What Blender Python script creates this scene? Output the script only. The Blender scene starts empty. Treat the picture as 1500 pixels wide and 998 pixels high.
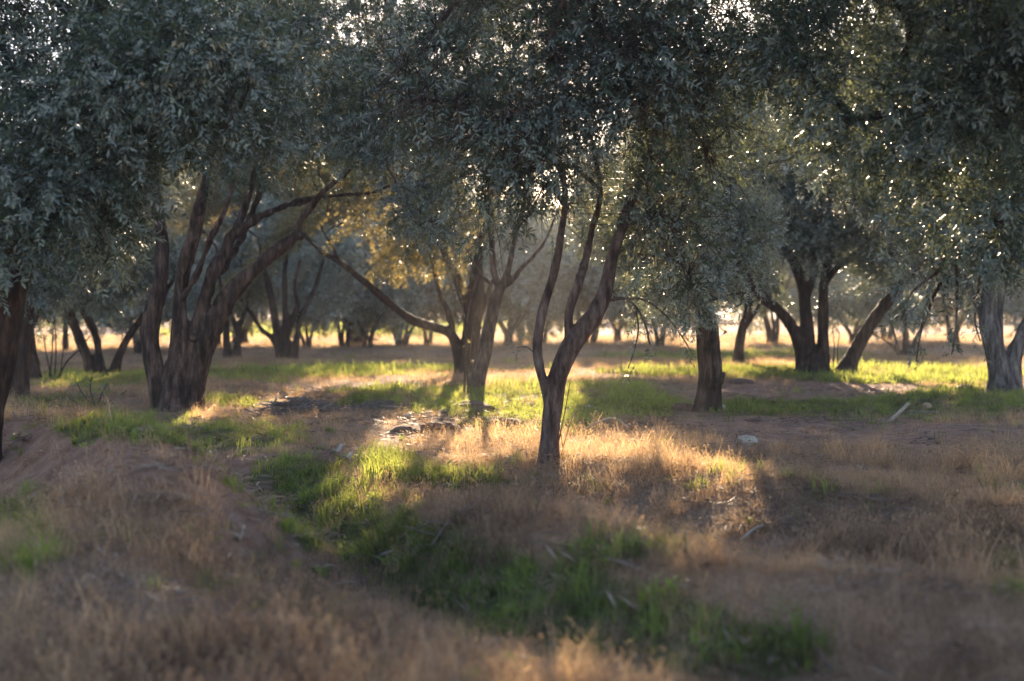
import bpy, math, random
import numpy as np
from math import radians, sin, cos, tan, pi

S = bpy.context.scene
COL = S.collection

# ------------------------------------------------------------------ camera, sky, sun, exposure
CAM_H, F_PX, CX, CY, HORIZON = 1.6, 50.0 / 36.0 * 1500, 750.0, 499.0, 438.0
PITCH = math.atan((CY - HORIZON) / F_PX)
cam_data = bpy.data.cameras.new('camera')
cam_data.lens = 50.0
cam_data.sensor_width = 36.0
cam_data.clip_start = 0.05
cam_data.clip_end = 6000.0
cam_data.dof.use_dof = True
cam_data.dof.focus_distance = 14.6
cam_data.dof.aperture_fstop = 1.15
cam_data.dof.aperture_blades = 9
cam = bpy.data.objects.new('camera', cam_data)
cam.location = (0, 0, CAM_H)
cam.rotation_euler = (pi / 2 - PITCH, 0, 0)
COL.objects.link(cam)
S.camera = cam

SUN_EL, SUN_AZ = radians(16.0), radians(2.2)
world = bpy.data.worlds.new('World')
S.world = world
world.use_nodes = True
wn = world.node_tree
bg = wn.nodes['Background']
sky = wn.nodes.new('ShaderNodeTexSky')
sky.sky_type = 'NISHITA'
sky.sun_disc = False
sky.sun_elevation = SUN_EL
sky.sun_rotation = SUN_AZ
sky.dust_density = 0.6
sky.ozone_density = 1.3
sky.air_density = 1.0
warm = wn.nodes.new('ShaderNodeMix')      # the photograph's white balance
warm.data_type, warm.blend_type = 'RGBA', 'MULTIPLY'
warm.inputs[0].default_value = 1.0
warm.inputs[7].default_value = (1.03, 0.985, 1.06, 1)
wn.links.new(sky.outputs[0], warm.inputs[6])
wn.links.new(warm.outputs[2], bg.inputs[0])
bg.inputs[1].default_value = 0.07

SUN_DIR = np.array([sin(SUN_AZ) * cos(SUN_EL), cos(SUN_AZ) * cos(SUN_EL), sin(SUN_EL)])
sun_data = bpy.data.lights.new('sun', 'SUN')
sun_data.energy = 5.0
sun_data.angle = radians(0.55)
sun_data.color = (1.0, 0.79, 0.54)
sun = bpy.data.objects.new('sun', sun_data)
sun.rotation_euler = (-(pi / 2 - SUN_EL), 0, -SUN_AZ)
sun.location = (0, 40, 30)
COL.objects.link(sun)

S.view_settings.view_transform = 'Standard'
S.view_settings.look = 'None'
S.view_settings.gamma = 1.0
S.view_settings.exposure = 2.4
S.render.engine = 'CYCLES'
S.cycles.use_denoising = True
S.cycles.max_bounces = 8
S.cycles.diffuse_bounces = 4
S.cycles.glossy_bounces = 2
S.cycles.transmission_bounces = 5
S.cycles.transparent_max_bounces = 4
S.cycles.volume_bounces = 0
S.cycles.sample_clamp_indirect = 4.0
S.cycles.use_light_tree = True

# ------------------------------------------------------------------ numeric helpers
FWD = np.array([0, cos(PITCH), -sin(PITCH)])
UP = np.array([0, sin(PITCH), cos(PITCH)])
EYE = np.array([0, 0, CAM_H])


def at(px, py, t):
    """point at depth t (metres) that the photograph shows at px, py"""
    return EYE + t * (FWD + (px - CX) / F_PX * np.array([1.0, 0, 0]) + (CY - py) / F_PX * UP)


def ground_at(px, py, z=0.0):
    d = FWD + (px - CX) / F_PX * np.array([1.0, 0, 0]) + (CY - py) / F_PX * UP
    return EYE + d * ((z - CAM_H) / d[2])


def picture_of(x, y, z=0.0):
    ry, rz = y, z - CAM_H
    dep = np.maximum(ry * FWD[1] + rz * FWD[2], 0.3)
    return CX + F_PX * x / dep, CY - F_PX * (ry * UP[1] + rz * UP[2]) / dep


def _hash(ix, iy, iz, seed):
    h = (ix * 374761393 + iy * 668265263 + iz * 2147483647 + seed * 1274126177) & 0xFFFFFFFF
    h = ((h ^ (h >> 13)) * 1274126177) & 0xFFFFFFFF
    h = h ^ (h >> 16)
    return (h & 0xFFFF) / 32767.5 - 1.0


def noise3(p, seed=0):
    p = np.asarray(p, dtype=np.float64)
    i = np.floor(p).astype(np.int64)
    f = p - i
    f = f * f * (3 - 2 * f)
    out = 0.0
    for dx in (0, 1):
        wx = f[:, 0] if dx else 1 - f[:, 0]
        for dy in (0, 1):
            wy = f[:, 1] if dy else 1 - f[:, 1]
            for dz in (0, 1):
                wz = f[:, 2] if dz else 1 - f[:, 2]
                out = out + wx * wy * wz * _hash(i[:, 0] + dx, i[:, 1] + dy, i[:, 2] + dz, seed)
    return out


def noise2(x, y, sc, seed=0):
    x = np.asarray(x, dtype=np.float64)
    y = np.asarray(y, dtype=np.float64)
    return noise3(np.stack([x.ravel() * sc, y.ravel() * sc, np.full(x.size, 0.37)], 1), seed).reshape(x.shape)


def smooth(a, b, t):
    t = np.clip((t - a) / (b - a), 0, 1)
    return t * t * (3 - 2 * t)


# ------------------------------------------------------------------ object helpers
def mesh_np(name, verts, faces, mat=None, smooth_shade=False, attrs=None):
    """faces: an (n,3) or (n,4) array"""
    me = bpy.data.meshes.new(name)
    verts = np.asarray(verts, dtype=np.float32)
    faces = np.asarray(faces, dtype=np.int32)
    n, k = faces.shape
    me.vertices.add(len(verts))
    me.vertices.foreach_set('co', verts.ravel())
    me.loops.add(n * k)
    me.loops.foreach_set('vertex_index', faces.ravel())
    me.polygons.add(n)
    me.polygons.foreach_set('loop_start', np.arange(0, n * k, k, dtype=np.int32))
    me.polygons.foreach_set('loop_total', np.full(n, k, dtype=np.int32))
    if smooth_shade:
        me.polygons.foreach_set('use_smooth', np.ones(n, dtype=bool))
    for an, av in (attrs or {}).items():
        a = me.attributes.new(an, 'FLOAT', 'POINT')
        a.data.foreach_set('value', np.asarray(av, dtype=np.float32))
    me.update(calc_edges=True)
    me.validate()
    if mat:
        me.materials.append(mat)
    return me


def link(name, me, parent=None, loc=(0, 0, 0), kind=None):
    o = bpy.data.objects.new(name, me)
    COL.objects.link(o)
    o.location = loc
    if parent is not None:
        o.parent = parent
    if kind:
        o['kind'] = kind
    return o


def tag(o, label, cat, group=None):
    o['label'] = label
    o['category'] = cat
    if group:
        o['group'] = group
    return o


def copy_tree(o, parent=None):
    c = o.copy()
    COL.objects.link(c)
    if parent is not None:
        c.parent = parent
    for ch in list(o.children):
        copy_tree(ch, c)
    return c


def catmull(pts, step):
    pts = np.asarray(pts, dtype=float)
    if len(pts) < 3:
        n = max(2, int(np.linalg.norm(pts[-1, :3] - pts[0, :3]) / step) + 1)
        t = np.linspace(0, 1, n)[:, None]
        return pts[0] * (1 - t) + pts[-1] * t
    P = np.vstack([2 * pts[0] - pts[1], pts, 2 * pts[-1] - pts[-2]])
    out = []
    for i in range(1, len(P) - 2):
        n = max(2, int(np.linalg.norm(P[i + 1, :3] - P[i, :3]) / step) + 1)
        t = np.linspace(0, 1, n, endpoint=False)[:, None]
        a, b, c, d = P[i - 1], P[i], P[i + 1], P[i + 2]
        out.append(0.5 * (2 * b + (c - a) * t + (2 * a - 5 * b + 4 * c - d) * t ** 2 + (3 * b - a - 3 * c + d) * t ** 3))
    out.append(P[-2][None])
    return np.vstack(out)


class Tubes:
    """collects tapering tubes as one mesh"""

    def __init__(self):
        self.v, self.f, self.n = [], [], 0

    def add(self, pts, rad, sides=6, seed=None):
        pts = np.asarray(pts, dtype=float)
        rad = np.asarray(rad, dtype=float)
        m = len(pts)
        T = np.gradient(pts, axis=0)
        T /= np.linalg.norm(T, axis=1)[:, None] + 1e-9
        ref = np.array([0.31, 0.95, 0.05]) if abs(T[0, 1]) < 0.8 else np.array([1.0, 0.1, 0])
        A = np.cross(T, ref)
        A /= np.linalg.norm(A, axis=1)[:, None] + 1e-9
        B = np.cross(T, A)
        ang = np.linspace(0, 2 * pi, sides, endpoint=False)
        ring = A[:, None] * np.cos(ang)[None, :, None] + B[:, None] * np.sin(ang)[None, :, None]
        v = pts[:, None] + ring * rad[:, None, None]
        v = np.concatenate([v.reshape(-1, 3), pts[:1], pts[-1:]])
        i = np.arange(m - 1)[:, None] * sides
        j = np.arange(sides)[None]
        k = (j + 1) % sides
        a, b, c, d = i + j, i + k, i + sides + k, i + sides + j
        tri = np.concatenate([np.stack([a, b, c], -1).reshape(-1, 3), np.stack([a, c, d], -1).reshape(-1, 3)])
        j, k = j.ravel(), k.ravel()
        cap0 = np.stack([np.full(sides, m * sides), k, j], 1)
        cap1 = np.stack([np.full(sides, m * sides + 1), (m - 1) * sides + j, (m - 1) * sides + k], 1)
        self.v.append(v)
        self.f.append(np.concatenate([tri, cap0, cap1]) + self.n)
        self.n += len(v)

    def mesh(self, name, mat, smooth_shade=True, origin=(0, 0, 0)):
        return mesh_np(name, np.concatenate(self.v) - np.asarray(origin), np.concatenate(self.f), mat, smooth_shade)


# ------------------------------------------------------------------ materials
def new_mat(name):
    m = bpy.data.materials.new(name)
    m.use_nodes = True
    nt = m.node_tree
    return m, nt, nt.nodes['Principled BSDF'], nt.nodes['Material Output']


def N(nt, kind, **kw):
    n = nt.nodes.new(kind)
    for k, v in kw.items():
        setattr(n, k, v)
    return n


def ramp(nt, fac, stops):
    r = N(nt, 'ShaderNodeValToRGB')
    e = r.color_ramp.elements
    while len(e) < len(stops):
        e.new(0.5)
    for el, (p, c) in zip(e, stops):
        el.position = p
        el.color = (*c, 1)
    nt.links.new(fac, r.inputs[0])
    return r.outputs[0]


def noise_tex(nt, scale, detail=4, vec=None, rough=0.55):
    n = N(nt, 'ShaderNodeTexNoise')
    n.inputs['Scale'].default_value = scale
    n.inputs['Detail'].default_value = detail
    n.inputs['Roughness'].default_value = rough
    if vec is not None:
        nt.links.new(vec, n.inputs['Vector'])
    return n.outputs['Fac']


def mix_col(nt, fac, a, b, blend='MIX'):
    m = N(nt, 'ShaderNodeMix', data_type='RGBA', blend_type=blend)
    for sock, val in ((m.inputs[0], fac), (m.inputs[6], a), (m.inputs[7], b)):
        if isinstance(val, (int, float)):
            sock.default_value = val
        elif isinstance(val, tuple):
            sock.default_value = (*val, 1)
        else:
            nt.links.new(val, sock)
    return m.outputs[2]


def bark_mat(name, dark, mid, pale, scale=1.0):
    m, nt, bsdf, out = new_mat(name)
    geo = N(nt, 'ShaderNodeNewGeometry')
    mp = N(nt, 'ShaderNodeMapping')
    mp.inputs['Scale'].default_value = (1, 1, 0.2)
    nt.links.new(geo.outputs['Position'], mp.inputs[0])
    n1 = noise_tex(nt, 13 * scale, 8, mp.outputs[0], 0.72)
    n2 = noise_tex(nt, 2.2 * scale, 3, geo.outputs['Position'])
    c = ramp(nt, n1, [(0.38, dark), (0.5, mid), (0.64, pale)])
    c2 = ramp(nt, n2, [(0.35, (0.62, 0.6, 0.6)), (0.65, (1.12, 1.1, 1.08))])
    nt.links.new(mix_col(nt, 1.0, c, c2, 'MULTIPLY'), bsdf.inputs['Base Color'])
    bsdf.inputs['Roughness'].default_value = 0.85
    bsdf.inputs['Specular IOR Level'].default_value = 0.25
    b = N(nt, 'ShaderNodeBump')
    b.inputs['Strength'].default_value = 1.0
    b.inputs['Distance'].default_value = 0.035
    nt.links.new(n1, b.inputs['Height'])
    nt.links.new(b.outputs[0], bsdf.inputs['Normal'])
    return m


BARK_BROWN = bark_mat('brown_bark', (0.016, 0.009, 0.007), (0.075, 0.045, 0.033), (0.19, 0.13, 0.10))
BARK_DARK = bark_mat('dark_bark', (0.014, 0.008, 0.006), (0.055, 0.031, 0.022), (0.135, 0.083, 0.06))
BARK_GREY = bark_mat('grey_bark', (0.035, 0.03, 0.028), (0.125, 0.112, 0.104), (0.28, 0.26, 0.245))
BARK_SLIM = bark_mat('young_bark', (0.05, 0.03, 0.024), (0.15, 0.098, 0.08), (0.28, 0.205, 0.175), 1.3)


def leaf_mat(name, top, under, glow, trans=0.38, rough=0.42):
    """matt dark upper face, silvery under face, light passing through"""
    m, nt, bsdf, out = new_mat(name)
    geo = N(nt, 'ShaderNodeNewGeometry')
    at_ = N(nt, 'ShaderNodeAttribute', attribute_name='var')
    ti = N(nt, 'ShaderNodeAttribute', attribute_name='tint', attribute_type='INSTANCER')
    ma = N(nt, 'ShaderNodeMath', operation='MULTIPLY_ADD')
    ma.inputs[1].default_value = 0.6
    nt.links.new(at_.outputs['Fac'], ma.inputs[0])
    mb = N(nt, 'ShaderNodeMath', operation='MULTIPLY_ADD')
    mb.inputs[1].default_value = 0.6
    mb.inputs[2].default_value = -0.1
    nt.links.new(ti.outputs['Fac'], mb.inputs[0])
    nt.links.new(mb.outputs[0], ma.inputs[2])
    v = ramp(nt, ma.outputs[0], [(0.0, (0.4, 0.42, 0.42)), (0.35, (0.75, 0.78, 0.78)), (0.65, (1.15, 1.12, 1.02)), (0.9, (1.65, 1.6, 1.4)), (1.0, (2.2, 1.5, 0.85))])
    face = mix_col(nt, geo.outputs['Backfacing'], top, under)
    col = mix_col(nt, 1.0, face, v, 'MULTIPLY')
    nt.links.new(col, bsdf.inputs['Base Color'])
    bsdf.inputs['Roughness'].default_value = rough
    bsdf.inputs['Specular IOR Level'].default_value = 0.28
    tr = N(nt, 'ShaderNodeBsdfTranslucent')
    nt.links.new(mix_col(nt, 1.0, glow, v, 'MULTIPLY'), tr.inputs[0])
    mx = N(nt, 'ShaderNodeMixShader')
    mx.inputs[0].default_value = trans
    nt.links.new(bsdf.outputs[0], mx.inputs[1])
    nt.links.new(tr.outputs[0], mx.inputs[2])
    nt.links.new(mx.outputs[0], out.inputs[0])
    return m


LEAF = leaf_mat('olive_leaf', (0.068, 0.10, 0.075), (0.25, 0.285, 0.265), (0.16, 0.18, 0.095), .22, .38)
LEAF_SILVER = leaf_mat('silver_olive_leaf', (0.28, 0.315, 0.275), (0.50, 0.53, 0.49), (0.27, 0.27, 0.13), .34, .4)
LEAF_SUN_TINT = leaf_mat('sun_tinted_olive_leaf', (0.085, 0.105, 0.06), (0.22, 0.235, 0.18), (0.33, 0.26, 0.095), 0.5)  # lit copy of the plain leaf: warm back light put into its colours


def blade_mat(name, lo, hi, glow, trans):
    m, nt, bsdf, out = new_mat(name)
    a = N(nt, 'ShaderNodeAttribute', attribute_name='var')
    t = N(nt, 'ShaderNodeAttribute', attribute_name='tint', attribute_type='INSTANCER')
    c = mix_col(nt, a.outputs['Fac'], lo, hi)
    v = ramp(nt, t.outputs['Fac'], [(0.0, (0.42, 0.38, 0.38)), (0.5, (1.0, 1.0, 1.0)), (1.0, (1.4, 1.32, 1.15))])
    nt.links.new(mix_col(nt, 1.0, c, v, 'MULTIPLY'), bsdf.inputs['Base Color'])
    bsdf.inputs['Roughness'].default_value = 0.6
    bsdf.inputs['Specular IOR Level'].default_value = 0.25
    tr = N(nt, 'ShaderNodeBsdfTranslucent')
    nt.links.new(mix_col(nt, 1.0, glow, v, 'MULTIPLY'), tr.inputs[0])
    mx = N(nt, 'ShaderNodeMixShader')
    mx.inputs[0].default_value = trans
    nt.links.new(bsdf.outputs[0], mx.inputs[1])
    nt.links.new(tr.outputs[0], mx.inputs[2])
    nt.links.new(mx.outputs[0], out.inputs[0])
    return m


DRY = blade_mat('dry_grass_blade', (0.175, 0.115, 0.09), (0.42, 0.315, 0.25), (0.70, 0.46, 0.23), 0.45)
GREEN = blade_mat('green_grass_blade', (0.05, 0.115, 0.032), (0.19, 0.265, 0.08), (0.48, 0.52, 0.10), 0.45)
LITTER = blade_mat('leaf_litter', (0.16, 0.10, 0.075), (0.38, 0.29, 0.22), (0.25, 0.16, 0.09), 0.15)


def plain_mat(name, c1, c2, scale, rough=0.8, bump=0.3):
    m, nt, bsdf, out = new_mat(name)
    tc = N(nt, 'ShaderNodeTexCoord')
    n = noise_tex(nt, scale, 5, tc.outputs['Object'])
    nt.links.new(ramp(nt, n, [(0.35, c1), (0.65, c2)]), bsdf.inputs['Base Color'])
    bsdf.inputs['Roughness'].default_value = rough
    b = N(nt, 'ShaderNodeBump')
    b.inputs['Strength'].default_value = bump
    b.inputs['Distance'].default_value = 0.02
    nt.links.new(n, b.inputs['Height'])
    nt.links.new(b.outputs[0], bsdf.inputs['Normal'])
    return m


STONE = plain_mat('pale_stone', (0.36, 0.30, 0.23), (0.62, 0.55, 0.45), 7)
CLAY = plain_mat('clay_clod', (0.09, 0.05, 0.034), (0.23, 0.135, 0.095), 22, .95, .9)
PALE_WOOD = plain_mat('bleached_wood', (0.30, 0.24, 0.19), (0.52, 0.44, 0.36), 12)
GREY_WOOD = plain_mat('dead_wood', (0.10, 0.08, 0.07), (0.26, 0.21, 0.18), 12)
PALE_SHEET = plain_mat('pale_husk', (0.46, 0.38, 0.29), (0.66, 0.57, 0.46), 20)


# ------------------------------------------------------------------ ground
def seg_dist(x, y, line):
    """distance from x, y to a polyline of (x, y) points, and the height along it"""
    best = np.full(x.shape, 1e9)
    hh = np.zeros(x.shape)
    for (ax, ay, ah), (bx, by, bh) in zip(line[:-1], line[1:]):
        dx, dy = bx - ax, by - ay
        t = np.clip(((x - ax) * dx + (y - ay) * dy) / (dx * dx + dy * dy), 0, 1)
        d = np.hypot(x - ax - t * dx, y - ay - t * dy)
        w = d < best
        best = np.where(w, d, best)
        hh = np.where(w, ah + t * (bh - ah), hh)
    return best, hh


RIDGES = [  # (half width, [(x, y, height) ...])
    (0.66, [(-9, 17.0, .24), (-6.2, 14.4, .33), (-3.9, 12.1, .40), (-2.55, 9.9, .46), (-2.2, 8.7, .40), (-2.15, 7.7, .16)]),
    (0.42, [(-4.6, 16.6, -.16), (-2.6, 13.4, -.22), (-1.35, 11.0, -.28), (-0.95, 9.4, -.26), (-0.85, 8.0, -.14)]),
    (0.45, [(-1.05, 9.5, .14), (-0.70, 9.7, .24), (-0.25, 8.95, .25), (0.25, 8.25, .25), (0.6, 7.6, .24), (1.15, 6.7, .22), (1.8, 6.2, .22), (2.6, 5.7, .2), (4, 5.0, .2)]),
    (0.50, [(-0.8, 8.4, -.14), (-0.25, 7.5, -.18), (0.35, 6.8, -.18), (0.9, 6.0, -.15), (1.6, 5.2, -.12)]),
    (0.45, [(-1.0, 12.4, -.10), (0.1, 11.0, -.22), (0.95, 9.4, -.24), (1.5, 8.5, -.2), (2.5, 7.7, -.18), (4, 7.0, -.15)]),
    (0.60, [(0.2, 12.7, .12), (1.3, 11.6, .14), (2.2, 10.3, .12), (3.5, 9.4, .12)]),
    (0.70, [(-3.6, 7.4, .08), (-1.7, 6.7, .10), (-0.6, 5.9, .05), (0.2, 5.2, .02)]),
]


def height(x, y):
    x = np.asarray(x, dtype=float)
    y = np.asarray(y, dtype=float)
    z = np.zeros(x.shape)
    near = smooth(34, 14, y)
    for w, line in RIDGES:
        d, h = seg_dist(x, y, line)
        z = z + 1.45 * h * np.exp(-(d / w) ** 2)
    z = z + 0.07 * noise2(x, y, 0.45, 1) * smooth(90, 20, y)
    z = z + 0.04 * noise2(x, y, 1.1, 2) * smooth(60, 15, y)
    px, py = picture_of(x, y)
    clods = np.exp(-((px - 690) / 120) ** 2 - ((py - 608) / 22) ** 2) + 0.8 * np.exp(-((px - 1000) / 60) ** 2 - ((py - 592) / 14) ** 2) \
        + 0.5 * np.exp(-((px - 1200) / 190) ** 2 - ((py - 575) / 14) ** 2) + 0.6 * np.exp(-((px - 500) / 130) ** 2 - ((py - 575) / 14) ** 2) \
        + 0.55 * np.exp(-((px - 300) / 190) ** 2 - ((py - 735) / 45) ** 2) + 0.4 * np.exp(-((px - 1150) / 120) ** 2 - ((py - 800) / 30) ** 2)
    z = z + (0.018 + 0.09 * clods) * noise2(x, y, 3.2, 3) * (0.3 + 0.7 * near) + (0.010 + 0.03 * clods) * noise2(x, y, 8.0, 4) * near
    # low sandy rise far off, where the grove ends
    z = z + 2.2 * smooth(150, 420, y) * (0.8 + 0.4 * noise2(x, y, 0.006, 5)) - 0.0
    return z


def blob_sum(px, py, blobs):
    s = np.zeros(np.shape(px))
    for cx, cy, rx, ry, w in blobs:
        s = s + w * np.exp(-((px - cx) / rx) ** 2 - ((py - cy) / ry) ** 2)
    return s


GREEN_PATCH = [(300, 640, 160, 18, .5), (940, 900, 190, 45, .4), (520, 740, 60, 40, .5), (640, 590, 160, 12, .5), (455, 765, 35, 40, .9), (1050, 955, 130, 40, .8), (860, 945, 170, 40, .7), (640, 810, 120, 35, .6), (60, 830, 60, 40, .5), (650, 690, 70, 16, .7), (1450, 590, 100, 14, .6), (420, 692, 60, 34, .85), (330, 640, 150, 20, .65), (180, 622, 90, 12, .9), (470, 720, 45, 25, .7), (560, 690, 50, 30, .7),
               (430, 549, 190, 7, 1.1), (150, 556, 110, 10, 1.2), (590, 588, 90, 16, .9), (750, 578, 90, 16, .9), (660, 605, 110, 14, .35),
               (760, 610, 90, 22, .8), (900, 600, 80, 26, .9), (870, 570, 70, 10, .6), (1180, 597, 180, 13, 1.1), (1410, 598, 120, 20, 1.1),
               (1340, 550, 150, 11, 1.3), (1150, 546, 110, 7, 1.1), (960, 545, 130, 6, .6), (690, 860, 150, 45, .85), (950, 915, 130, 50, .85),
               (570, 800, 90, 45, .85), (500, 765, 50, 30, .7), (820, 885, 120, 40, .7), (690, 708, 80, 14, .9), (985, 806, 140, 16, 1.1),
               (40, 790, 70, 70, .9), (240, 735, 60, 20, .6), (1490, 860, 60, 35, .9), (1220, 815, 40, 25, .5), (1110, 960, 90, 30, .6),
               (60, 590, 90, 10, .8), (1000, 522, 140, 6, .8), (1200, 520, 200, 5, .6), (560, 541, 180, 5, .6), (330, 590, 60, 10, .8)]
BARE_PATCH = [(180, 672, 230, 40, 1.1), (1250, 640, 220, 25, .7), (1380, 575, 130, 6, .7), (900, 545, 120, 6, .6), (530, 562, 140, 6, .8), (1317, 614, 32, 9, 1.1), (1094, 654, 30, 8, .9), (497, 668, 30, 9, .9), (440, 603, 75, 9, 1.0), (430, 930, 160, 40, .2), (375, 775, 65, 45, 1.7), (1190, 573, 190, 11, 1.7), (620, 716, 50, 10, 1.1), (480, 574, 130, 7, .9), (260, 700, 190, 45, .75), (120, 650, 160, 14, .8),
              (100, 628, 120, 10, .7), (1150, 805, 80, 22, .8), (820, 745, 60, 14, .8), (1180, 622, 180, 8, 1.1), (690, 612, 90, 12, .8),
              (440, 605, 70, 8, .7), (1100, 645, 60, 8, .5), (470, 905, 60, 20, .3), (100, 940, 140, 25, .3), (1290, 634, 170, 9, 1.1), (600, 520, 300, 5, .4)]


def patches(x, y):
    px, py = picture_of(x, y, height(x, y))
    jit = noise2(x, y, 1.3, 11) * 0.42 + noise2(x, y, 3.6, 12) * 0.36
    g = np.clip(blob_sum(px, py, GREEN_PATCH) + jit - 0.22, 0, 1)
    b = np.clip(blob_sum(px, py, BARE_PATCH) + jit * 0.8 - 0.10 + (.25 + .65 * smooth(8.5, 12, y)) * np.clip(noise2(x, y, .7, 15) + .4 * noise2(x, y, 2., 16) - .2, 0, 1), 0, 1)
    return smooth(0.12, 0.55, g), smooth(0.15, 0.6, b)


def build_ground():
    rows = np.concatenate([np.linspace(-60, 1.5, 24)[:-1], np.linspace(1.5, 4.8, 14)[:-1], 4.8 * np.exp(np.linspace(0, math.log(60 / 4.8), 560)),
                           60 * np.exp(np.linspace(0.03, math.log(1500 / 60), 70))])
    u = np.concatenate([np.linspace(-1.7, -0.56, 24)[:-1], np.linspace(-0.56, 0.56, 520), np.linspace(0.56, 1.7, 24)[1:]])
    w = np.maximum(np.abs(rows), 5.0)
    w = np.where(rows < 0, np.maximum(-rows, 12.0), w)
    x = u[None] * w[:, None]
    y = np.repeat(rows[:, None], len(u), 1)
    z = height(x, y)
    v = np.stack([x, y, z], -1).reshape(-1, 3)
    nr, nc = x.shape
    i = (np.arange(nr - 1)[:, None] * nc + np.arange(nc - 1)[None]).ravel()
    f = np.stack([i, i + 1, i + nc + 1, i + nc], 1)
    g, b = patches(x, y)
    g = g * smooth(2, 4, y)
    # sunlit weeds between the far rows
    px, py = picture_of(x, y)
    far = smooth(58, 64, y) * smooth(100, 80, y) * smooth(0.0, 0.3, noise2(x, y * 0.5, 0.09, 14) - 0.05 + 0.55 * np.exp(-((px - 480) / 200) ** 2))
    return v, f, np.maximum(g, far), b


m, nt, bsdf, out = new_mat('dry_soil')
geo = N(nt, 'ShaderNodeNewGeometry')
pos = geo.outputs['Position']
n_big, n_mid, n_fine = noise_tex(nt, 0.8, 4, pos), noise_tex(nt, 5, 6, pos, 0.65), noise_tex(nt, 60, 5, pos, 0.7)
mp = N(nt, 'ShaderNodeMapping')
mp.inputs['Scale'].default_value = (90, 22, 60)
mp.inputs['Rotation'].default_value = (0, 0, 0.6)
nt.links.new(pos, mp.inputs[0])
straw = noise_tex(nt, 1.0, 4, mp.outputs[0], 0.7)
soil = ramp(nt, n_mid, [(0.25, (0.20, 0.105, 0.072)), (0.5, (0.36, 0.215, 0.155)), (0.75, (0.50, 0.335, 0.255))])
thatch = ramp(nt, straw, [(0.3, (0.19, 0.11, 0.07)), (0.5, (0.35, 0.225, 0.145)), (0.72, (0.50, 0.375, 0.26))])
bare_a = N(nt, 'ShaderNodeAttribute', attribute_name='bare')
turf_a = N(nt, 'ShaderNodeAttribute', attribute_name='turf')
c = mix_col(nt, bare_a.outputs['Fac'], thatch, soil)
turf = ramp(nt, n_fine, [(0.3, (0.03, 0.055, 0.014)), (0.7, (0.10, 0.15, 0.04))])
tm = N(nt, 'ShaderNodeMath', operation='MULTIPLY')
tm.inputs[1].default_value = 0.75
nt.links.new(turf_a.outputs['Fac'], tm.inputs[0])
c = mix_col(nt, tm.outputs[0], c, turf)
# pale sandy soil beyond the grove, its sunlight also put into the colour
sep = N(nt, 'ShaderNodeSeparateXYZ')
nt.links.new(pos, sep.inputs[0])
mr = N(nt, 'ShaderNodeMapRange')
mr.inputs['From Min'].default_value = 40
mr.inputs['From Max'].default_value = 75
nt.links.new(sep.outputs['Y'], mr.inputs['Value'])
inv = N(nt, 'ShaderNodeMath', operation='MULTIPLY_ADD')
inv.inputs[1].default_value = -0.8
inv.inputs[2].default_value = 1.0
nt.links.new(turf_a.outputs['Fac'], inv.inputs[0])
fm = N(nt, 'ShaderNodeMath', operation='MULTIPLY')
nt.links.new(mr.outputs[0], fm.inputs[0])
nt.links.new(inv.outputs[0], fm.inputs[1])
sunlit_sand = ramp(nt, n_big, [(0.3, (0.42, 0.31, 0.27)), (0.7, (0.56, 0.44, 0.395))])
c = mix_col(nt, fm.outputs[0], c, sunlit_sand)
v2 = ramp(nt, n_big, [(0.3, (0.8, 0.8, 0.82)), (0.7, (1.12, 1.1, 1.06))])
nt.links.new(mix_col(nt, 1.0, c, v2, 'MULTIPLY'), bsdf.inputs['Base Color'])
bsdf.inputs['Roughness'].default_value = 0.95
bsdf.inputs['Specular IOR Level'].default_value = 0.1
b1 = N(nt, 'ShaderNodeBump')
b1.inputs['Strength'].default_value = 0.8
b1.inputs['Distance'].default_value = 0.03
add = N(nt, 'ShaderNodeMath', operation='ADD')
nt.links.new(n_fine, add.inputs[0])
nt.links.new(straw, add.inputs[1])
nt.links.new(add.outputs[0], b1.inputs['Height'])
nt.links.new(b1.outputs[0], bsdf.inputs['Normal'])
SOIL = m
gv, gf, gg, gb = build_ground()
ground = link('ground', mesh_np('ground', gv, gf, SOIL, True, {'turf': gg.ravel(), 'bare': gb.ravel()}), kind='structure')


def gz(x, y):
    return float(height(np.array([x]), np.array([y]))[0])


GRID_STEP, GRID_X, GRID_Y = 0.06, 15.0, (3.0, 42.0)
_gx = np.arange(-GRID_X, GRID_X, GRID_STEP)
_gy = np.arange(GRID_Y[0], GRID_Y[1], GRID_STEP)
_GRID = height(np.repeat(_gx[None], len(_gy), 0), np.repeat(_gy[:, None], len(_gx), 1))


def quick_height(x, y):
    i = np.clip(np.round((x + GRID_X) / GRID_STEP).astype(int), 0, len(_gx) - 1)
    j = np.clip(np.round((y - GRID_Y[0]) / GRID_STEP).astype(int), 0, len(_gy) - 1)
    return np.where((np.abs(x) < GRID_X) & (y > GRID_Y[0]) & (y < GRID_Y[1]), _GRID[j, i], 0.0)


def spot(px, py):
    """ground point shown at px, py: first meeting of the line of sight with the surface"""
    d = FWD + (px - CX) / F_PX * np.array([1.0, 0, 0]) + (CY - py) / F_PX * UP
    t = np.arange(3.5, 40, .01)
    q = EYE + t[:, None] * d
    hit = np.nonzero(q[:, 2] <= quick_height(q[:, 0], q[:, 1]))[0]
    if len(hit):
        p = q[hit[0]]
    else:
        p = ground_at(px, py)
        for _ in range(6):
            p = ground_at(px, py, gz(p[0], p[1]))
    return np.array([p[0], p[1], gz(p[0], p[1])])


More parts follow.
